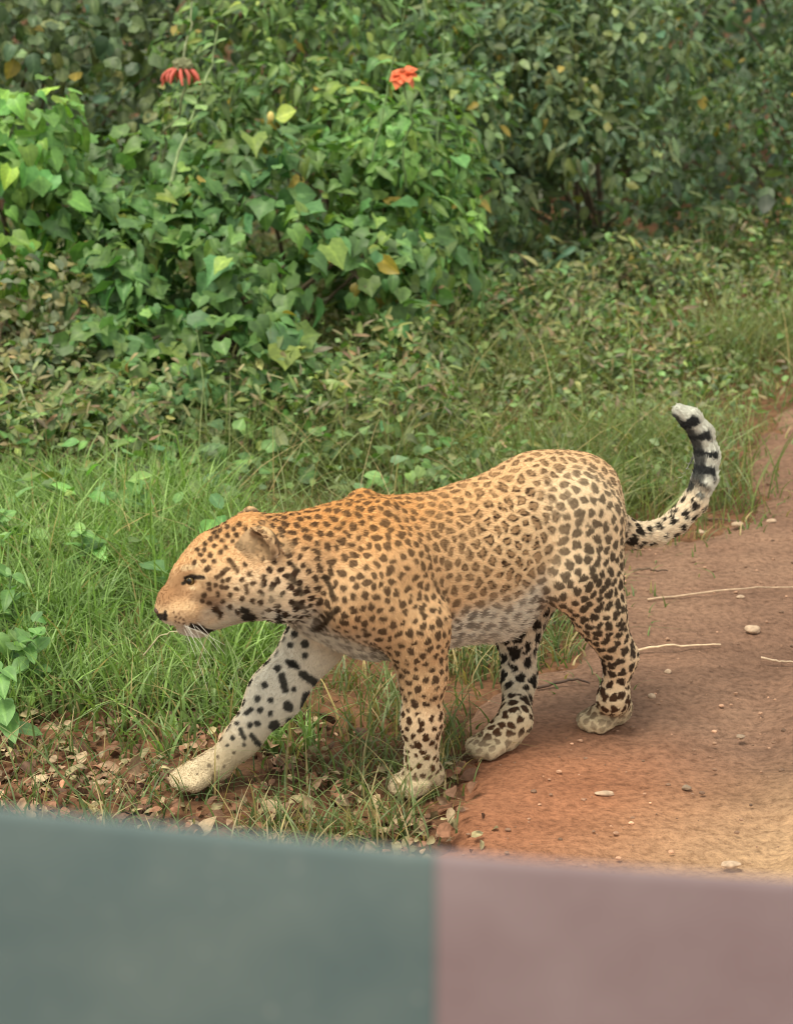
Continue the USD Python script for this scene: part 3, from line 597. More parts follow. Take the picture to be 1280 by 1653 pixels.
for k in range(len(x)):
    s = .0022 * min(math.exp(rl.normal(0, .5)), 2.2)
    m = pebble_mesh(np.array([x[k], y[k], floor_z(x[k], y[k])[0]]), s * 1.3, s, s * .8, k, 1)
    ms.append((np.array(m.vertices), np.array(m.faces), np.zeros((len(m.vertices), 3)), np.broadcast_to(np.array([.27, .155, .10]) * math.exp(rl.normal(0, .38)), (len(m.vertices), 3))))
g, U, T = join(ms)
tag(obj('gravel', g, stone_look, None, tint=T), 'fine gravel and crumbs of earth strewn over the dirt road', 'gravel', kind='stuff')
TW = [((1022, 1056), (1163, 1045), .0032, (.62, .47, .32), 'pale straw lying on the road right of the near hind leg', 'straw'), ((866, 1116), (952, 1107), .004, (.085, .05, .035), 'dark twig on the ground between the two hind legs', 'twig'), ((1022, 926), (1078, 925), .0035, (.10, .06, .04), 'short dark twig below the root of the tail', 'twig'),
      ((1045, 972), (1290, 950), .003, (.45, .32, .22), 'long pale straw running across the road to the right edge', 'straw'), ((1228, 1067), (1292, 1070), .003, (.46, .34, .24), 'short straw at the right edge below the large flat stone', 'straw'), ((1108, 832), (1196, 838), .004, (.12, .075, .05), 'dark root crossing the road edge behind the tail', 'root'),
      ((895, 1002), (968, 1016), .005, (.07, .055, .035), 'dark stick behind the knee of the near hind leg', 'stick'), ((232, 1058), (292, 1020), .002, (.45, .42, .25), 'yellowish straw slanting under the chin of the leopard', 'straw'), ((60, 700), (15, 590), .004, (.30, .33, .18), 'pale leaning stalk in the scrub at the left edge', 'stalk')]
for k, (a, b, r, c, lab, cat) in enumerate(TW):
    if k < 7:
        A, B = on_ground(*a), on_ground(*b); A[2] += r + .003; B[2] += r + .003
    else:
        A, B = (at_y(*a, 4.6), at_y(*b, 4.55)) if k == 7 else (at_y(*a, 6.7), at_y(*b, 6.9))
    q = bent(A, B, .006 if k < 7 else .02, np.random.default_rng(80 + k), 12, .0035)
    if k < 7:
        q[:, 2] = np.maximum(q[:, 2], floor_z(q[:, 0], q[:, 1]) + r * .6)
    v, f = tube(q, np.linspace(r, r * .55, 12))
    tag(obj(cat, (v, f), stem_look, None, smooth=True, tint=np.broadcast_to(c, v.shape)), lab, cat)

# ------------------------------------------------------------------ the vehicle's door sill, close to the lens
DY = 1.08
def door_colour(name, c, c2):
    return mat(name, {'g': ('geometry', {}), 'n': ('noise_texture', {'scale': 9.0, 'detail': 5.0, 'roughness': .6}), 'nr': ('map_range', {'from_min': .35, 'from_max': .65, 'to_min': 0., 'to_max': 1., 'clamp': True}), 'm': ('mix', {'color1': c, 'color2': c2}), 'n2': ('noise_texture', {'scale': 140.0, 'detail': 2.0}), 'r2': ('map_range', {'from_min': .68, 'from_max': .78, 'to_min': 0., 'to_max': .35, 'clamp': True}), 'd': ('mix', {'color2': (.42, .42, .40)}),
                      'p': ('principled_bsdf', {'roughness': .55, 'specular_ior_level': .4})}, [('g.position', 'n.vector'), ('g.position', 'n2.vector'), ('n.fac', 'nr.value'), ('nr.result', 'm.fac'), ('n2.fac', 'r2.value'), ('r2.result', 'd.fac'), ('m.color', 'd.color1'), ('d.color', 'p.base_color'), ])
green_p, mauve_p = door_colour('door_grey_green', (.090, .138, .148), (.128, .176, .178)), door_colour('door_mauve', (.222, .160, .175), (.268, .206, .222))  # door colour split into a grey-green and a mauve half
trim_p = door_colour('door_trim', (.10, .12, .11), (.13, .15, .14))
door = thing('vehicle_door', 'blurred grey-green and mauve door of a vehicle across the bottom of the picture', 'vehicle door', (0, DY, .5))
def sill(px): return at_y(px, 1309 + (px / 1280) * 114 + 8 * math.sin(math.pi * px / 1280), DY)
def door_panel(x0, x1, name, m, n=24):
    """a slab with a rolled upper edge, from the sill down"""
    prof = [(.012, -.62), (.003, -.30), (.0, -.06), (.001, -.006), (.004, -.001), (.008, -.002), (.020, -.011), (.036, -.024), (.050, -.05), (.066, -.30), (.060, -.62)]
    xs = np.linspace(x0, x1, n); V = []
    for xx in xs:
        px = 640 + xx * 3600 / (DY * 1.065)
        z = sill(np.clip(px, -3000, 4300))[2] if -1 < xx < 1 else 0
        for (dy, dz) in prof:
            V.append((xx, dy, z + dz - .5))
    k = len(prof); V = np.array(V); Q = []
    for i in range(n - 1):
        for j in range(k):
            Q.append((i * k + j, i * k + (j + 1) % k, (i + 1) * k + (j + 1) % k, (i + 1) * k + j))
    F = np.array([(a, b, c) for a, b, c, d in Q] + [(a, c, d) for a, b, c, d in Q] + [(0, j + 1, j) for j in range(1, k - 1)] + [((n - 1) * k, (n - 1) * k + j, (n - 1) * k + j + 1) for j in range(1, k - 1)])
    m_ = trimesh.Trimesh(V, F, process=False)
    if m_.volume < 0: m_.invert()
    tag(obj(name, m_, m, door, smooth=35))
XS = at_y(704, 1365, DY)[0]
door_panel(-.62, XS - .0002, 'grey_green_panel', green_p)
door_panel(XS + .0002, .62, 'mauve_panel', mauve_p)
sl = trimesh.creation.box((.0016, .04, .56)); sl.apply_translation((XS, .032, sill(704)[2] - .5 - .30))
obj('seam', sl, trim_p, door)
# ------------------------------------------------------------------ the leopard: one continuous body from joints, then its coat
PSI = math.radians(32.0)
UF = np.array([-math.cos(PSI), -math.sin(PSI), 0])       # forwards
VL = np.array([math.sin(PSI), -math.cos(PSI), 0])        # its left side, towards the camera
LO = ground_at(680, 1278) - 0.115 * VL
LO = LO - UF * 0.35
LO[2] = 0.0
def to_local(P):
    q = np.asarray(P, float) - LO
    return np.stack([q @ UF, q @ VL, q[..., 2]], -1)
def to_world(L):
    L = np.asarray(L, float)
    return LO + L[..., :1] * UF + L[..., 1:2] * VL + L[..., 2:3] * np.array([0, 0, 1.0])
def J(px, py, t=0.0):
    """the point seen at the pixel in the upright plane t metres to the left of the spine"""
    d = ray(px, py)
    return to_local(EYE + d * ((LO + t * VL - EYE) @ VL) / (d @ VL))
PSH = math.radians(14.0)                                   # the head is turned a little away
UH_ = to_local(LO + np.array([-math.cos(PSH), -math.sin(PSH), 0])); VH_ = to_local(LO + np.array([math.sin(PSH), -math.cos(PSH), 0]))
HO = J(455, 905)
_eyeL = to_local(EYE)
def H(px, py, t=0.0):
    d = to_local(LO + ray(px, py))
    return _eyeL + d * ((HO + t * VH_ - _eyeL) @ VH_) / (d @ VH_)
def mirror_head(p):
    return p - 2 * ((p - HO) @ VH_) * VH_
def G(px, py):
    return to_local(ground_at(px, py))

prims = []     # a, b, ra, rb, lateral squash, blend, flow, region (spacing, solid, orange, white, dark, hair)
REG = dict(trunk=(.0285, 0., .12, .0, .35, .004), shoulder=(.0210, .75, .50, .0, .5, .0045), neck=(.0210, .85, .55, .0, .5, .006), head=(.018, 1., .30, .0, .6, .0035),
           muzzle=(.02, 1., .30, .0, .2, .002), jaw=(.02, 1., .12, .70, .7, .004), foreleg=(.0205, .88, .36, .05, .6, .0045), forefar=(.030, 1., .0, 1.0, 1., .004),
           hind=(.0235, .86, .02, .24, .85, .004), hindfar=(.032, 1., .05, .75, 1., .006), paw=(.02, 1., .10, .45, .15, .003), belly=(.034, .9, .05, .9, .6, .011),
           tail=(.03, 1., .1, .5, .95, .008), rump=(.0245, .22, .05, .05, .7, .004), chest=(.026, .9, .2, .6, .7, .009))
def bone(a, b, ra, rb, reg, k=.03, sq=1., flow=None, grp=0, ax=None):
    a, b = np.asarray(a, float), np.asarray(b, float)
    f = (b - a) if flow is None else np.asarray(flow, float)
    n = np.linalg.norm(f)
    prims.append((a, b, ra, rb, sq, k, f / n if n > 1e-6 else np.array([-1.0, 0, 0]), REG[reg], grp, np.array([0, 1.0, 0]) if ax is None else ax))
def both(fn, *pts, **kw):
    pass
BACK = (-1, 0, -.12)
# trunk
bone(J(470, 908), J(545, 915), .088, .118, 'neck', .05, .82, BACK)
bone(J(545, 915), J(600, 925), .118, .152, 'shoulder', .05, .80, BACK)
bone(J(600, 928), J(700, 918), .142, .144, 'shoulder', .05, .78, BACK)
bone(J(700, 913), J(790, 896), .143, .145, 'trunk', .05, .78, BACK)
bone(J(790, 885), J(870, 835), .150, .128, 'trunk', .05, .80, BACK)
bone(J(868, 827), J(925, 822), .120, .108, 'rump', .05, .80, BACK)
bone(J(925, 822), J(952, 852), .110, .074, 'rump', .05, .85, (-1, 0, -.6))
bone(J(640, 975), J(800, 962), .090, .082, 'belly', .05, .85, BACK)
bone(J(800, 955), J(880, 895), .078, .062, 'belly', .05, .8, BACK)
bone(J(515, 955), J(600, 985), .075, .082, 'chest', .05, .85, BACK)
for sg in (1, -1):                                          # shoulder blades, shoulder points, haunches
    top = J(603, 824, 0.0); top[1] = sg * .045
    pt = J(560, 960, .0); pt[1] = sg * .085
    bone(top, J(590, 890, 0) * [1, 0, 1] + [0, sg * .085, 0],   .034, .060, 'shoulder', .022, .8, (-.5, 0, -1))
    bone(J(590, 890, 0) * [1, 0, 1] + [0, sg * .085, 0], pt, .062, .066, 'shoulder', .026, .8, (-.3, 0, -1))
# near fore leg
nf = G(676, 1277); FR = .0
a0, a1, a2, a3 = J(575, 960, .095), J(672, 1010, .115), J(681, 1165, .115), J(680, 1235, .115)
bone(a0, a1, .076, .064, 'foreleg', .028, .8, (-.3, 0, -1), 1)
bone(J(640, 930, .085), J(674, 1035, .115), .083, .056, 'foreleg', .03, .75, (-.2, 0, -1), 1)
bone(a1, J(683, 1090, .115), .060, .044, 'foreleg', .03, .95, (0, 0, -1), 1)
bone(J(683, 1090, .115), a2, .044, .037, 'foreleg', .03, .95, (0, 0, -1), 1)
bone(a2, a3, .037, .035, 'paw', .03, 1., (0, 0, -1), 1)
def paw(c, r, grp, fwd=(1, 0, 0), toes=True, ln=.042, w=.024, k=.02):
    """c: the middle of the paw on the ground"""
    c = np.array(c, float); c[2] = 0
    f = np.array(fwd, float); f /= np.linalg.norm(f); sd = np.cross([0, 0, 1.0], f)
    bone(c + [0, 0, .030] - f * ln * .7, c + [0, 0, .027] + f * ln * .35, .030, .029, 'paw', k, 1., f + [0, 0, -.3], grp)
    for i, (o, fr) in enumerate(((-1.15, .62), (-.4, .95), (.4, .98), (1.15, .68))):
        q = c + f * ln * fr + sd * o * w + [0, 0, .018]
        bone(q - f * .018 + [0, 0, .006], q + f * .010, .0165, .0165, 'paw', .004, 1., f + [0, 0, -.3], grp)
paw(nf + [.0, 0, 0], .03, 1, (1, .05, 0))
# far fore leg, reaching forwards: its pale inner side shows
b0, b1 = J(540, 960, -.085), J(508, 1035, -.11)
fp = G(322, 1266)
ft = -float(fp[1])
b2, b3 = J(392, 1192, -ft * .9), J(352, 1235, -ft)
bone(b0, b1, .075, .058, 'forefar', .04, .9, (.4, 0, -1), 2)
bone(b1, (b1 * .45 + b2 * .55), .056, .052, 'forefar', .03, 1., None, 2)
bone((b1 * .45 + b2 * .55), b2, .052, .032, 'forefar', .03, 1., None, 2)
bone(b2, b3, .032, .031, 'paw', .03, 1., None, 2)
paw(fp + [0.0, 0, 0], .03, 2, (1, .25, 0))
# near hind leg
hp = G(978, 1172)
c0, c1, c2, c3 = J(925, 835, .075), J(925, 925, .10), J(1000, 1062, .085), J(990, 1128, .075)
bone(c0, c1, .094, .074, 'hind', .028, .72, (-.1, 0, -1), 3)
bone(J(955, 850, .08), J(965, 935, .095), .076, .060, 'hind', .03, .75, (-.2, 0, -1), 3)
bone(c1, J(968, 990, .095), .066, .053, 'hind', .03, .8, (-.35, 0, -1), 3)
bone(J(968, 990, .095), c2, .054, .030, 'hind', .03, .85, (-.35, 0, -1), 3)
bone(J(978, 1020, .09), J(1008, 1058, .085), .030, .022, 'hind', .03, .9, (-.35, 0, -1), 3)
bone(c2, c3, .030, .029, 'hind', .03, .95, (.1, 0, -1), 3)
bone(c3, hp + [-.03, 0, .04], .029, .033, 'paw', .03, 1., (.1, 0, -1), 3)
paw(hp + [.005, 0, 0], .03, 3, (1, .1, 0))
# far hind leg
gp = G(800, 1214)
d0, d1, d2 = J(905, 850, -.075), J(835, 1000, -.09), J(838, 1095, -.07)
bone(d0, d1, .100, .062, 'hindfar', .05, .75, (.2, 0, -1), 4)
bone(d1, d2, .050, .033, 'hindfar', .03, .9, (-.1, 0, -1), 4)
bone(d2, gp + [-.05, 0, .06], .033, .031, 'hindfar', .03, .95, (.3, 0, -1), 4)
bone(gp + [-.05, 0, .06], gp + [-.02, 0, .04], .031, .034, 'paw', .03, 1., (.5, 0, -1), 4)
paw(gp + [.005, 0, 0], .03, 4, (1, .15, 0))
# tail
tl = [J(985, 845, 0), J(1022, 864, .005), J(1058, 862, .01), J(1092, 843, .01), J(1120, 812, 0), J(1138, 772, -.01), J(1142, 735, -.02), J(1133, 700, -.03), J(1115, 676, -.04), J(1098, 665, -.05)]
tr = [.035, .027, .0245, .024, .0245, .0245, .024, .023, .021, .0155]
for i in range(len(tl) - 1):
    bone(tl[i], tl[i + 1], tr[i], tr[i + 1], 'tail', .012, 1., None, 5)
# head
HB = mirror_head
def hboth(a, b, ra, rb, reg, k=.02, flow=None):
    bone(a, b, ra, rb, reg, k, 1., flow, 6, VH_)
    bone(HB(a), HB(b), ra, rb, reg, k, 1., flow, 6, VH_)
hb = H(440, 880) - H(280, 960)
bone(H(405, 888), H(470, 908), .066, .090, 'neck', .04, 1., hb, 6)
bone(H(405, 888), H(350, 905), .066, .054, 'head', .03, 1., hb, 6)
bone(H(350, 905), H(308, 930), .052, .036, 'head', .03, 1., hb, 6)
bone(H(308, 933), H(275, 968), .033, .0235, 'muzzle', .02, 1., hb, 6)
bone(H(275, 966), H(266, 982), .0225, .0185, 'muzzle', .012, 1., hb, 6)
hboth(H(275, 990, .013), H(304, 990, .027), .021, .030, 'muzzle', .012, hb)
hboth(H(352, 928, .045), H(395, 940, .060), .040, .048, 'head', .03, hb)
hboth(H(395, 950, .052), H(450, 955, .045), .048, .058, 'jaw', .04, hb)
bone(H(296, 1011, 0), H(320, 1012, 0), .0155, .019, 'jaw', .012, 1., hb, 6)
hboth(H(325, 1008, .015), H(400, 970, .045), .018, .036, 'jaw', .02, hb)
hboth(H(296, 978, .018), H(352, 955, .045), .026, .038, 'head', .025, hb)
hboth(H(313, 921, .030), H(345, 905, .040), .017, .020, 'head', .015, hb)
hboth(H(318, 950, .034), H(345, 950, .045), .016, .026, 'head', .015, hb)

PA = np.array([p[0] for p in prims]); PB = np.array([p[1] for p in prims])
def prim_sdf(P, p):
    a, b, ra, rb, sq, k, fl, rg, grp, ax = p
    if sq != 1.0:
        m = (a + b) / 2
        P = P + ((P - m) @ ax)[..., None] * ax * (1 / sq - 1)
        a = a + ((a - m) @ ax) * ax * (1 / sq - 1); b = b + ((b - m) @ ax) * ax * (1 / sq - 1)
    ab = b - a
    t = np.clip(((P - a) @ ab) / max(ab @ ab, 1e-9), 0, 1)
    d = np.linalg.norm(P - a - t[..., None] * ab, axis=-1) - (ra + (rb - ra) * t)
    return d * (0.5 + 0.5 * min(sq, 1.0))
def ear_sdf(P, c, up, out, r, th):
    """a rounded cup: c the base, up its axis, out the way the open side faces"""
    sd = np.cross(up, out)
    q = P - c
    x, y, z = q @ sd, q @ out, q @ up
    shell = np.sqrt((x / (r * .88)) ** 2 + (y / (r * .55)) ** 2 + ((z - r * .45) / r) ** 2)
    inner = np.sqrt((x / (r * .70)) ** 2 + ((y - r * .42) / (r * .62)) ** 2 + ((z - r * .52) / (r * .80)) ** 2)
    return np.maximum((shell - 1) * r * .6, -(inner - 1) * r * .55)

HSTEP = .005
allp = np.vstack([PA, PB]); lo = allp.min(0) - .2; hi = allp.max(0) + .2; lo[2] = -.03
hi[2] = max(PA[:, 2].max(), PB[:, 2].max()) + .2
N = np.ceil((hi - lo) / HSTEP).astype(int)
field = np.full(N, .2, np.float32)
axes = [lo[i] + np.arange(N[i]) * HSTEP for i in range(3)]
def stamp(box_lo, box_hi, fn, k):
    i0 = np.maximum(((box_lo - lo) / HSTEP).astype(int), 0); i1 = np.minimum(((box_hi - lo) / HSTEP).astype(int) + 2, N)
    sl = tuple(slice(i0[i], i1[i]) for i in range(3))
    g = np.stack(np.meshgrid(*[axes[i][sl[i]] for i in range(3)], indexing='ij'), -1)
    d = fn(g)
    c = field[sl]
    h = np.maximum(k - np.abs(c - d), 0) / k
    field[sl] = np.minimum(c, d) - h * h * k * .25
for p in prims:
    a, b, ra, rb, sq, k = p[:6]
    r = max(ra, rb) + k + .02
    stamp(np.minimum(a, b) - r, np.maximum(a, b) + r, lambda g, p=p: prim_sdf(g, p), k)
ear_c = H(428, 890, .058); ear_up = H(426, 852, .082) - ear_c; ear_up /= np.linalg.norm(ear_up)
ear_out = VH_ * .55 + UH_ * .8; ear_out -= (ear_out @ ear_up) * ear_up; ear_out /= np.linalg.norm(ear_out)
refl = lambda v: v - 2 * (v @ VH_) * VH_
ears = [(ear_c, ear_up, ear_out), (HB(ear_c), refl(ear_up), refl(ear_out))]
for c, u, o in ears:
    stamp(c - .09, c + .09, lambda g, c=c, u=u, o=o: ear_sdf(g, c, u, o, .040, .01), .008)
def carve(c, r, k=.008):
    i0 = np.maximum(((c - r - .02 - lo) / HSTEP).astype(int), 0); i1 = ((c + r + .02 - lo) / HSTEP).astype(int) + 2
    sl = tuple(slice(i0[i], i1[i]) for i in range(3))
    g = np.stack(np.meshgrid(*[axes[i][sl[i]] for i in range(3)], indexing='ij'), -1)
    d = -(np.linalg.norm(g - c, axis=-1) - r)
    cc = field[sl]; h = np.maximum(k - np.abs(cc - d), 0) / k
    field[sl] = np.maximum(cc, d) + h * h * k * .25
eye_c = H(308, 937, .0365)
for e in (eye_c, HB(eye_c)):
    carve(e + (VH_ if e is eye_c else -VH_) * .010, .009)

def surface_nets(F, lo, h):
    S = F < 0
    n = np.array(F.shape)
    corners = np.array([(i, j, k) for i in (0, 1) for j in (0, 1) for k in (0, 1)])
    cnt = np.zeros(n - 1, np.int8)
    for c in corners:
        cnt += S[c[0]:n[0] - 1 + c[0], c[1]:n[1] - 1 + c[1], c[2]:n[2] - 1 + c[2]]
    act = np.argwhere((cnt > 0) & (cnt < 8))
    idx = -np.ones(n - 1, np.int64); idx[tuple(act.T)] = np.arange(len(act))
    pos = np.zeros((len(act), 3)); num = np.zeros(len(act))
    for a in range(8):
        for bit in (1, 2, 4):
            if a & bit:
                continue
            ca = np.array([(a >> 2) & 1, (a >> 1) & 1, a & 1]); b = a | bit
            cb = np.array([(b >> 2) & 1, (b >> 1) & 1, b & 1])
            fa, fb = F[tuple((act + ca).T)], F[tuple((act + cb).T)]
            x = (fa < 0) != (fb < 0)
            t = np.where(x, fa / np.where(x, fa - fb, 1), 0)[:, None]
            pos += np.where(x[:, None], ca + t * (cb - ca), 0); num += x
    V = lo + (act + pos / num[:, None]) * h
    faces = []
    for ax in range(3):
        o = [i for i in range(3) if i != ax]
        d = np.zeros(3, int); d[ax] = 1
        a = S; 
        s0 = [slice(1, -1)] * 3; s0[ax] = slice(0, -1)
        s1 = [slice(1, -1)] * 3; s1[ax] = slice(1, None)
        A, B = S[tuple(s0)], S[tuple(s1)]
        e = np.argwhere(A != B)
        off = np.ones(3, int); off[ax] = 0
        e = e + off
        flip = S[tuple(e.T)]
        q = []
        for (u, v) in ((0, 0), (-1, 0), (-1, -1), (0, -1)):
            c = e.copy(); c[:, o[0]] += u; c[:, o[1]] += v
            q.append(idx[tuple(c.T)])
        q = np.stack(q, 1)
        if ax == 1:
            flip = ~flip
        q[~flip] = q[~flip][:, ::-1]
        faces.append(q)
    Q = np.vstack(faces)
    Q = Q[(Q >= 0).all(1)]
    return V, np.vstack([Q[:, [0, 1, 2]], Q[:, [0, 2, 3]]])
V0, F0 = surface_nets(field, lo, HSTEP)
del field
body = trimesh.Trimesh(V0, F0, process=False)
comps = body.split(only_watertight=False)
body = max(comps, key=lambda m: len(m.faces))
trimesh.smoothing.filter_taubin(body, lamb=.5, nu=.52, iterations=8)
if body.volume < 0:
    body.invert()
body = body.subdivide()
trimesh.smoothing.filter_taubin(body, lamb=.5, nu=.52, iterations=4)
BV, BF = np.array(body.vertices), np.array(body.faces)
BN = np.array(body.vertex_normals)
BV[:, 2] = np.maximum(BV[:, 2], 0.001)

# what each point of the skin belongs to
regs = np.array([p[7] for p in prims]); flows = np.array([p[6] for p in prims]); grps = np.array([p[8] for p in prims])
D = np.stack([prim_sdf(BV, p) for p in prims], 1)
Wt = np.exp(-np.maximum(D - D.min(1, keepdims=True), 0) / .012)
Wt /= Wt.sum(1, keepdims=True)
Wr = np.exp(-np.maximum(D - D.min(1, keepdims=True), 0) / .026)
Wr /= Wr.sum(1, keepdims=True)
RGN = Wr @ regs
FLOW = Wt @ flows
GRP = np.stack([(Wt[:, grps == g]).sum(1) for g in range(7)], 1)
PX, _ = project(to_world(BV))
spacing, solid, orange, white, dark, hairlen = RGN.T
nz, ny = BN[:, 2], BN[:, 1]
trunkw = GRP[:, 0]
hgt = BV[:, 2]
nse = meshkit.fbm(BV * 22 + 5, 3)
nse2 = meshkit.fbm(BV * 70 + 9, 2)
nse3 = meshkit.fbm(BV * 160 + 31, 2)
under = smoothstep(-.10, -.75, nz + (nse - .5) * .3) * np.clip(trunkw + GRP[:, 6] * .6, 0, 1)
white = np.clip(white + under * .9, 0, 1)
zb_ = J(770, 965)[2] + .10 * smoothstep(J(760, 900)[0], J(880, 900)[0], BV[:, 0])
white = np.clip(white + trunkw * smoothstep(zb_ + .05, zb_ - .05, BV[:, 2] + (nse - .5) * .06) * .85 * smoothstep(J(560, 950)[0] + .05, J(660, 950)[0], BV[:, 0]), 0, 1)
# inner sides of the legs are pale
inn = (GRP[:, 1] + GRP[:, 3]) * smoothstep(-.1, -.7, ny) + (GRP[:, 2] + GRP[:, 4]) * 0
outf = (GRP[:, 2] + GRP[:, 4]) * smoothstep(0, -.8, ny)
white = np.clip(white + inn * .8 - outf * .6, 0, 1)
lowleg = smoothstep(.16, .04, hgt) * (GRP[:, 1:5].sum(1))
solid = np.clip(solid + white * .4, 0, 1)

isear = np.zeros(len(BV))
for c, u, o in ears:
    q = BV - c
    isear = np.maximum(isear, ((np.abs(q @ np.cross(u, o)) < .042) & ((q @ u) > .006) & ((q @ u) < .08) & (np.abs(q @ o) < .035)).astype(float))
hairlen = hairlen * (1 - .7 * isear)
solid = solid * (1 - isear)
# seeds of spots and rosettes
sr = np.random.default_rng(11)
cand = sr.choice(len(BV), 26000, replace=False)
acc = np.zeros((6000, 3)); accr = np.zeros(6000); na = 0
for c in cand:
    r = spacing[c]
    if na == 0 or (np.min(np.sum((acc[:na] - BV[c]) ** 2, 1)) > (r * .80) ** 2):
        acc[na] = BV[c]; accr[na] = r; na += 1
        if na == 6000:
            break
seeds = acc[:na]
vt = cKDTree(BV)
for _ in range(2):
    _, lab = cKDTree(seeds).query(BV[::5])
    s = np.zeros_like(seeds); np.add.at(s, lab, BV[::5]); n = np.bincount(lab, minlength=na)[:, None]
    seeds = np.where(n > 0, s / np.maximum(n, 1), seeds)
    seeds = BV[vt.query(seeds)[1]]
warp = (np.stack([meshkit.noise(BV * 55 + k * 17) for k in range(3)], 1) - .5) * spacing[:, None] * .55
dd, ii = cKDTree(seeds).query(BV + warp, k=2)
sep = np.linalg.norm(seeds[ii[:, 0]] - seeds[ii[:, 1]], axis=1)
edge = (dd[:, 1] ** 2 - dd[:, 0] ** 2) / (2 * np.maximum(sep, 1e-6)) / spacing
srnd = sr.random(na)[ii[:, 0]]
d1 = dd[:, 0] / spacing
ring = smoothstep(.15, .215, edge) * (1 - smoothstep(.33, .42, edge + (srnd - .5) * .18)) * smoothstep(.40, .50, nse3 + .18 * (nse2 - .5) + (srnd - .5) * .1)
core = smoothstep(.17, .25, edge)
bigsp = .085 * GRP[:, 3] + .05 * GRP[:, 4] + .03 * GRP[:, 0]
spot = 1 - smoothstep(.31 + bigsp, .42 + bigsp, d1 + (nse3 - .5) * .42 + (srnd - .5) * .14)
# colours, linear
C = lambda *c: np.array(c)
cream, tawny, orng, belly_w = C(.70, .52, .325), C(.50, .285, .115), C(.55, .265, .082), C(.74, .69, .59)
base = cream + (orng - cream) * np.clip(orange * 1.15 + smoothstep(.2, .95, nz) * .35 * (trunkw + GRP[:, 6]), 0, 1)[:, None]
base = base + (belly_w - base) * white[:, None]
pawc = C(.50, .405, .265)
base = base + (pawc - base) * (lowleg * .8)[:, None]
spotc = C(.085, .036, .015) * (1 - dark)[:, None] + C(.022, .019, .016) * dark[:, None]
corec = C(.29, .165, .08) * (1 - .3 * white)[:, None] + base * .15
col = base * (.92 + .16 * nse[:, None])
ro = (1 - solid)
col = col + (corec - col) * (core * np.clip(ro * 1.2, 0, 1) * .9 * (1 - .5 * white))[:, None]
ringc = C(.032, .016, .009)
backfade = 1 - .35 * smoothstep(.55, .98, nz) * trunkw
col = col + (ringc - col) * (ring * np.clip(ro * 1.25, 0, 1) * .97 * backfade * (1 - .4 * white))[:, None]
strength = np.clip(1.15 - .75 * smoothstep(.07, .015, hgt) * GRP[:, 1:5].sum(1), 0, 1)
face = smoothstep(428, 412, PX[:, 0]) * GRP[:, 6]
inleg = GRP[:, 2] * smoothstep(-.3, .1, ny) * smoothstep(1000, 1040, PX[:, 1])
col = col + (spotc - col) * (spot * solid * strength * (1 - .45 * under * GRP[:, 0]) * (1 - face) * (1 - inleg))[:, None]
# tail: dark bands towards the tip, white on its outer curve
tt = np.array(tl)
seg = np.linalg.norm(np.diff(tt, axis=0), axis=1); cum = np.concatenate([[0], np.cumsum(seg)])
fine = np.stack([np.interp(np.linspace(0, cum[-1], 200), cum, tt[:, i]) for i in range(3)], 1)
_, ti = cKDTree(fine).query(BV)
tu = ti / 199.0
tg = np.gradient(fine, axis=0); tg /= np.linalg.norm(tg, axis=1, keepdims=True)
mid = fine[60:180].mean(0); 
outc = np.cross(tg, np.cross(C(0, 1., 0)[None], tg)); side = BV - fine[ti]
bend = np.cross(C(0, 1., 0)[None], tg)
ctr = J(1075, 760, 0)
sgn = np.sign(((fine - ctr) * bend).sum(1))[:, None]; bend = bend * sgn
outer = (side * bend[ti]).sum(1) / (np.linalg.norm(side, axis=1) + 1e-6)
band = .5 + .5 * np.sin(tu * 2 * np.pi * 11 + 3 * (nse - .5) + outer * 1.2)
bandm = smoothstep(.40, .54, band) * smoothstep(.40, .05, outer + (nse2 - .5) * .5)
bandm = np.maximum(bandm, smoothstep(-.55, -.85, outer) * .92)
tipw = smoothstep(.50, .62, tu) * GRP[:, 5]
tcol = C(.62, .62, .56)[None] * (1 - bandm[:, None]) + C(.028, .03, .032)[None] * bandm[:, None]
col = col + (tcol - col) * tipw[:, None]
# markings seen on the face, neck and the pale inner side of the reaching leg
near = (((to_world(BV) - EYE) / np.linalg.norm(to_world(BV) - EYE, axis=1, keepdims=True)) * (BN[:, :1] * UF + BN[:, 1:2] * VL + BN[:, 2:3] * C(0, 0, 1.))).sum(1) < .1
BVm = BV.copy()
hs = (BV - HO) @ VH_
mir = (GRP[:, 6] > .5) & (hs < 0)
BVm[mir] = BV[mir] - 2 * hs[mir][:, None] * VH_
PXm, _ = project(to_world(BVm))
def stroke(pts, w, c, amt, grp, soft=2.5, where=None):
    pts = np.atleast_2d(np.asarray(pts, float))
    q = PXm + (np.stack([nse3, nse2], 1) - .5) * 5
    if len(pts) == 1:
        d = np.linalg.norm(q - pts[0], axis=1)
    else:
        d = np.full(len(q), 1e9)
        for a, b in zip(pts[:-1], pts[1:]):
            t = np.clip(((q - a) @ (b - a)) / ((b - a) @ (b - a)), 0, 1)
            d = np.minimum(d, np.linalg.norm(q - a - t[:, None] * (b - a), axis=1))
    ok = sum(GRP[:, g] for g in grp) > .5
    ok &= near | mir
    m = (1 - smoothstep(w - soft, w + soft, d)) * ok * amt
    col[:] = col + (np.asarray(c) - col) * m[:, None]
z1 = lambda L: [(220 + x / 3.2, 780 + y / 3.2) for x, y in L]
z3 = lambda L: [(250 + x / 2.56, 1000 + y / 2.56) for x, y in L]
HD = (6,)
stroke([(345, 958)], 22, (.27, .15, .085), .6, HD, 14)
stroke([(262, 965), (300, 955)], 14, (.36, .195, .10), .75, HD, 12)
stroke([(287, 1000), (310, 1004)], 12, (.42, .27, .16), .6, HD, 8)
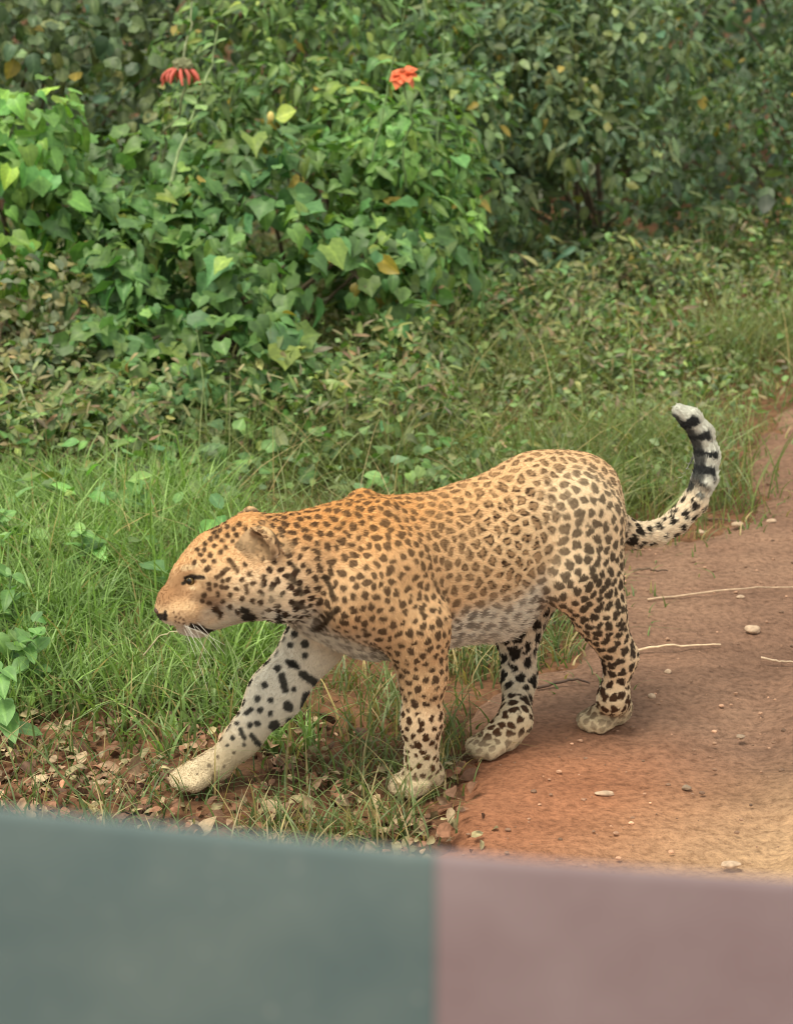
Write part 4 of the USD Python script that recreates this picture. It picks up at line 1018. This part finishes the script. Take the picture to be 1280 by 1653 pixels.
stroke([(264, 962), (300, 922)], 13, (.33, .175, .085), .75, HD, 9)
stroke([(292, 1020), (325, 1024)], 8, (.62, .56, .47), .8, HD, 5)
stroke([(330, 1022), (410, 1000)], 10, (.50, .43, .32), .8, HD, 6)
stroke([(311, 949)], 5, (.58, .44, .28), .7, HD, 3)
stroke([(296, 918), (318, 914)], 4, (.60, .45, .27), .7, HD, 3)
stroke([(318, 965), (350, 975)], 9, (.20, .11, .065), .6, HD, 8)
stroke([(395, 985), (440, 965)], 14, (.58, .47, .33), .5, HD, 10)
for p in z1([(350, 345), (380, 375), (435, 358), (440, 300), (470, 270), (515, 268), (400, 325), (345, 405), (400, 408), (370, 440), (440, 465), (475, 500), (375, 520), (380, 550), (440, 540), (420, 575), (515, 545), (485, 580), (445, 612), (375, 620), (545, 600), (600, 610), (460, 335), (430, 670), (360, 450), (330, 372), (300, 410), (415, 275), (400, 255), (500, 235), (530, 215), (465, 225), (430, 245), (385, 285), (355, 315), (315, 345), (495, 300), (520, 325), (480, 400), (415, 490), (445, 505), (410, 530), (465, 540), (545, 500), (580, 470), (340, 610), (400, 650), (350, 580), (480, 640), (520, 665), (640, 560), (660, 500), (600, 520), (640, 620), (560, 420)]):
    stroke([p], 4.6, (.06, .033, .018), .95, HD, 1.8)
for p in z1([(205, 690), (225, 700), (245, 706), (200, 712), (222, 722), (245, 728), (195, 668), (222, 676)]):
    stroke([p], 2.0, (.10, .05, .03), .8, HD, 1.2)
for L, w in (([(490, 405), (520, 460)], 4), ([(560, 235), (600, 290)], 4), ([(540, 300), (540, 345)], 3.4), ([(630, 230), (600, 350)], 3.5), ([(470, 440), (430, 480)], 3.6), ([(410, 640), (430, 690)], 4), ([(565, 530), (570, 570)], 3.5)):
    stroke(z1(L), w, (.07, .038, .02), .9, HD, 1.8)
for L, w in (([(552, 690), (598, 690)], 5.5), ([(735, 690), (727, 728)], 4.8), ([(545, 655), (570, 665)], 5), ([(255, 490), (300, 484), (345, 490)], 3.3), ([(240, 520), (262, 495)], 3.2), ([(115, 688), (150, 690)], 5.0), ([(285, 735), (330, 750), (385, 770)], 4.6), ([(150, 660), (150, 700)], 2.5)):
    stroke(z1(L), w, (.022, .017, .014), .97, HD, 1.8)
NK = (0, 1, 6)
for L, w in (([(790, 410), (830, 450)], 4), ([(780, 480), (840, 530), (850, 575)], 4.5), ([(970, 490), (1000, 530), (1010, 575)], 4.5), ([(950, 730), (1030, 655)], 5.5), ([(905, 750), (950, 745)], 4.2), ([(810, 625), (850, 640)], 6)):
    stroke(z1(L), w, (.04, .026, .016), .92, NK, 2)
for x, y, r in ((455, 270, 6), (425, 328, 6), (480, 335, 5), (435, 375, 5.5), (478, 388, 5), (550, 358, 9), (495, 438, 9.5), (425, 430, 5.5), (395, 435, 5), (560, 420, 7), (322, 490, 4.5), (340, 430, 4), (575, 290, 4.5), (570, 185, 8), (510, 200, 6), (620, 150, 6), (560, 105, 6), (620, 100, 7), (580, 60, 6), (370, 520, 3.5), (300, 520, 3)):
    stroke(z3([(x, y)]), r, (.022, .022, .02), .95, (2,), 2)
for L, w in (([(525, 235), (540, 290)], 6), ([(630, 315), (620, 365)], 8), ([(610, 225), (665, 260)], 7), ([(400, 480), (430, 515)], 4.5), ([(355, 455), (370, 495)], 4), ([(375, 390), (400, 372)], 4.5), ([(550, 175), (590, 195)], 5)):
    stroke(z3(L), w, (.022, .022, .02), .95, (2,), 2)
for x, y, r in ((352, 1222, 3.2), (338, 1236, 3), (362, 1238, 3.2), (318, 1250, 2.6), (345, 1252, 2.6), (378, 1215, 3.4)):
    stroke([(x, y)], r, (.10, .075, .05), .8, (2,), 1.6)
# ears: dark backs with a pale patch, pale inside with painted base shadow
for c, u, o in ears:
    q = BV - c
    inside = (np.abs(q @ np.cross(u, o)) < .04) & ((q @ u) > -.0) & ((q @ u) < .075) & (np.abs(q @ o) < .045)
    ff = smoothstep(-.2, .5, BN @ o) * inside
    bk = smoothstep(.1, -.5, BN @ o) * inside * smoothstep(.008, .02, q @ u)
    col = col + (C(.46, .31, .18) * (.55 + .45 * smoothstep(.01, .05, q @ u))[:, None] - col) * (ff * .85)[:, None]
    tipp = smoothstep(.045, .055, q @ u)
    col = col + ((C(.06, .036, .022) * (1 - tipp)[:, None] + C(.52, .36, .2) * tipp[:, None]) - col) * (bk * .85)[:, None]
col = np.clip(col * (.9 + .25 * (nse2 - .3))[:, None], .01, .8)

fur_mat = mat('leopard_coat', {'a': ('attribute', {'attribute': 'tint'}), 'p': ('principled_bsdf', {'roughness': .8, 'specular_ior_level': .10, 'sheen_weight': .02, 'sheen_roughness': .5})},
              [('a.color', 'p.base_color')])
leo = thing('leopard', 'spotted leopard walking left with its tail curled up at the edge of the dirt road', 'leopard', LO, math.atan2(UF[1], UF[0]))
# local frame of the Xform: x forwards, y = its left
toX = lambda L: np.asarray(L) * np.array([1, 1, 1.0])
obj('body', (BV, BF), fur_mat, leo, smooth=True, tint=col)
# fur
areas = trimesh.triangles.area(BV[BF])
hr = np.random.default_rng(5)
NH = 240000
fi = hr.choice(len(BF), NH, p=areas / areas.sum())
u1, u2 = hr.random(NH), hr.random(NH)
sw = u1 + u2 > 1; u1[sw] = 1 - u1[sw]; u2[sw] = 1 - u2[sw]
w3 = np.stack([1 - u1 - u2, u1, u2], 1)
ip = lambda A: (A[BF[fi]] * w3.reshape(NH, 3, *([1] * (A.ndim - 1)))).sum(1)
root, nrm, flw, hl, hc = ip(BV), ip(BN), ip(FLOW), ip(hairlen), ip(col)
nrm /= np.linalg.norm(nrm, axis=1, keepdims=True)
flw = flw - (flw * nrm).sum(1, keepdims=True) * nrm
flw /= np.linalg.norm(flw, axis=1, keepdims=True) + 1e-6
flw += hr.normal(0, .22, flw.shape)
hl = hl * (.6 + .7 * hr.random(NH)) * (1 + .8 * ip(under))
keep = root[:, 2] > .004
tl_, nd = hl[:, None] * .95, hl[:, None]
lift = .30 + .12 * hr.random((NH, 1))
P0 = root - nrm * .0008
P1 = root + flw * tl_ * .35 + nrm * nd * lift * .55
P2 = root + flw * tl_ * .72 + nrm * nd * lift * .75
P3 = root + flw * tl_ + nrm * nd * lift * .72
hc = np.clip(hc * (.85 + .3 * hr.random((NH, 1))), 0, .85)
fur_pts = np.stack([P0, P1, P2, P3], 1)[keep]
fur_pts[..., 2] = np.maximum(fur_pts[..., 2], .001)
hc = hc[keep]
def curves(name, pts, widths, material, parent, tint=None):
    c = UsdGeom.BasisCurves.Define(stage, numbered(path_of(parent), name))
    c.CreateTypeAttr('linear')
    c.CreatePointsAttr(Vt.Vec3fArray.FromNumpy(np.ascontiguousarray(pts.reshape(-1, 3).astype(np.float32))))
    c.CreateCurveVertexCountsAttr(Vt.IntArray.FromNumpy(np.full(len(pts), pts.shape[1], np.int32)))
    c.CreateWidthsAttr(Vt.FloatArray.FromNumpy(np.ascontiguousarray(np.tile(np.asarray(widths, np.float32), len(pts)))))
    c.SetWidthsInterpolation('vertex')
    UsdShade.MaterialBindingAPI.Apply(c.GetPrim()).Bind(material)
    if tint is not None:
        UsdGeom.PrimvarsAPI(c).CreatePrimvar('tint', TN.Color3fArray, 'uniform').Set(Vt.Vec3fArray.FromNumpy(np.ascontiguousarray(tint.astype(np.float32))))
    return c.GetPrim()
tag(curves('fur', fur_pts, (.0011, .0010, .0008, .0003), fur_mat, leo, hc), kind='stuff')

eye_look = mat('eye_look', {'a': ('attribute', {'attribute': 'tint'}), 'p': ('principled_bsdf', {'roughness': .12, 'specular_ior_level': .5})}, [('a.color', 'p.base_color')])
for e, sgn_ in ((eye_c, 1), (HB(eye_c), -1)):
    look_ = VH_ * sgn_ * .80 + UH_ * .62; look_ /= np.linalg.norm(look_)
    b = trimesh.creation.icosphere(3, .0098)
    c_ = b.vertices @ look_ / .0098
    tn = np.where((c_ > .80)[:, None], (.012, .010, .008), np.where((c_ > .35)[:, None], (.13, .085, .03), (.02, .014, .01)))
    b.vertices += e + VH_ * sgn_ * .000
    ey = obj('eye', b, eye_look, leo, smooth=True, tint=tn)
nose_c = H(257, 986, 0)
nb = trimesh.creation.icosphere(3, 1.0)
nb.vertices *= np.where(nb.vertices[:, 2:] < 0, 1 - .45 * np.abs(nb.vertices[:, 2:]), 1) * [1, 1, 1]
nb.vertices = nose_c + nb.vertices[:, :1] * UH_ * .010 + nb.vertices[:, 1:2] * VH_ * .0165 + nb.vertices[:, 2:3] * np.array([0, 0, .0105])
obj('nose', nb, mat('nose_look', {'p': ('principled_bsdf', {'base_color': (.075, .035, .028), 'roughness': .45})}, []), leo, smooth=True)
wr = np.random.default_rng(17)
wp = []
for sgn_ in (1, -1):
    for i in range(8):
        a = H(283 + 26 * wr.random(), 990 + 16 * wr.random(), .036)
        b = a - UH_ * (.015 + .085 * wr.random()) + VH_ * .055 - np.array([0, 0, .03 + .11 * wr.random()])
        m = (a + b) / 2 + VH_ * .02 + np.array([0, 0, .012])
        q = np.array([(1 - t) ** 2 * a + 2 * t * (1 - t) * m + t * t * b for t in np.linspace(0, 1, 8)])
        wp.append(q if sgn_ > 0 else np.array([HB(v) for v in q]))
whisk = mat('whisker_look', {'p': ('principled_bsdf', {'base_color': (.64, .62, .56), 'roughness': .4})}, [])
for q in wp:
    v, f = tube(q, np.linspace(.00055, .0002, 8), 4)
    obj('whisker', (v, f), whisk, leo, smooth=True)
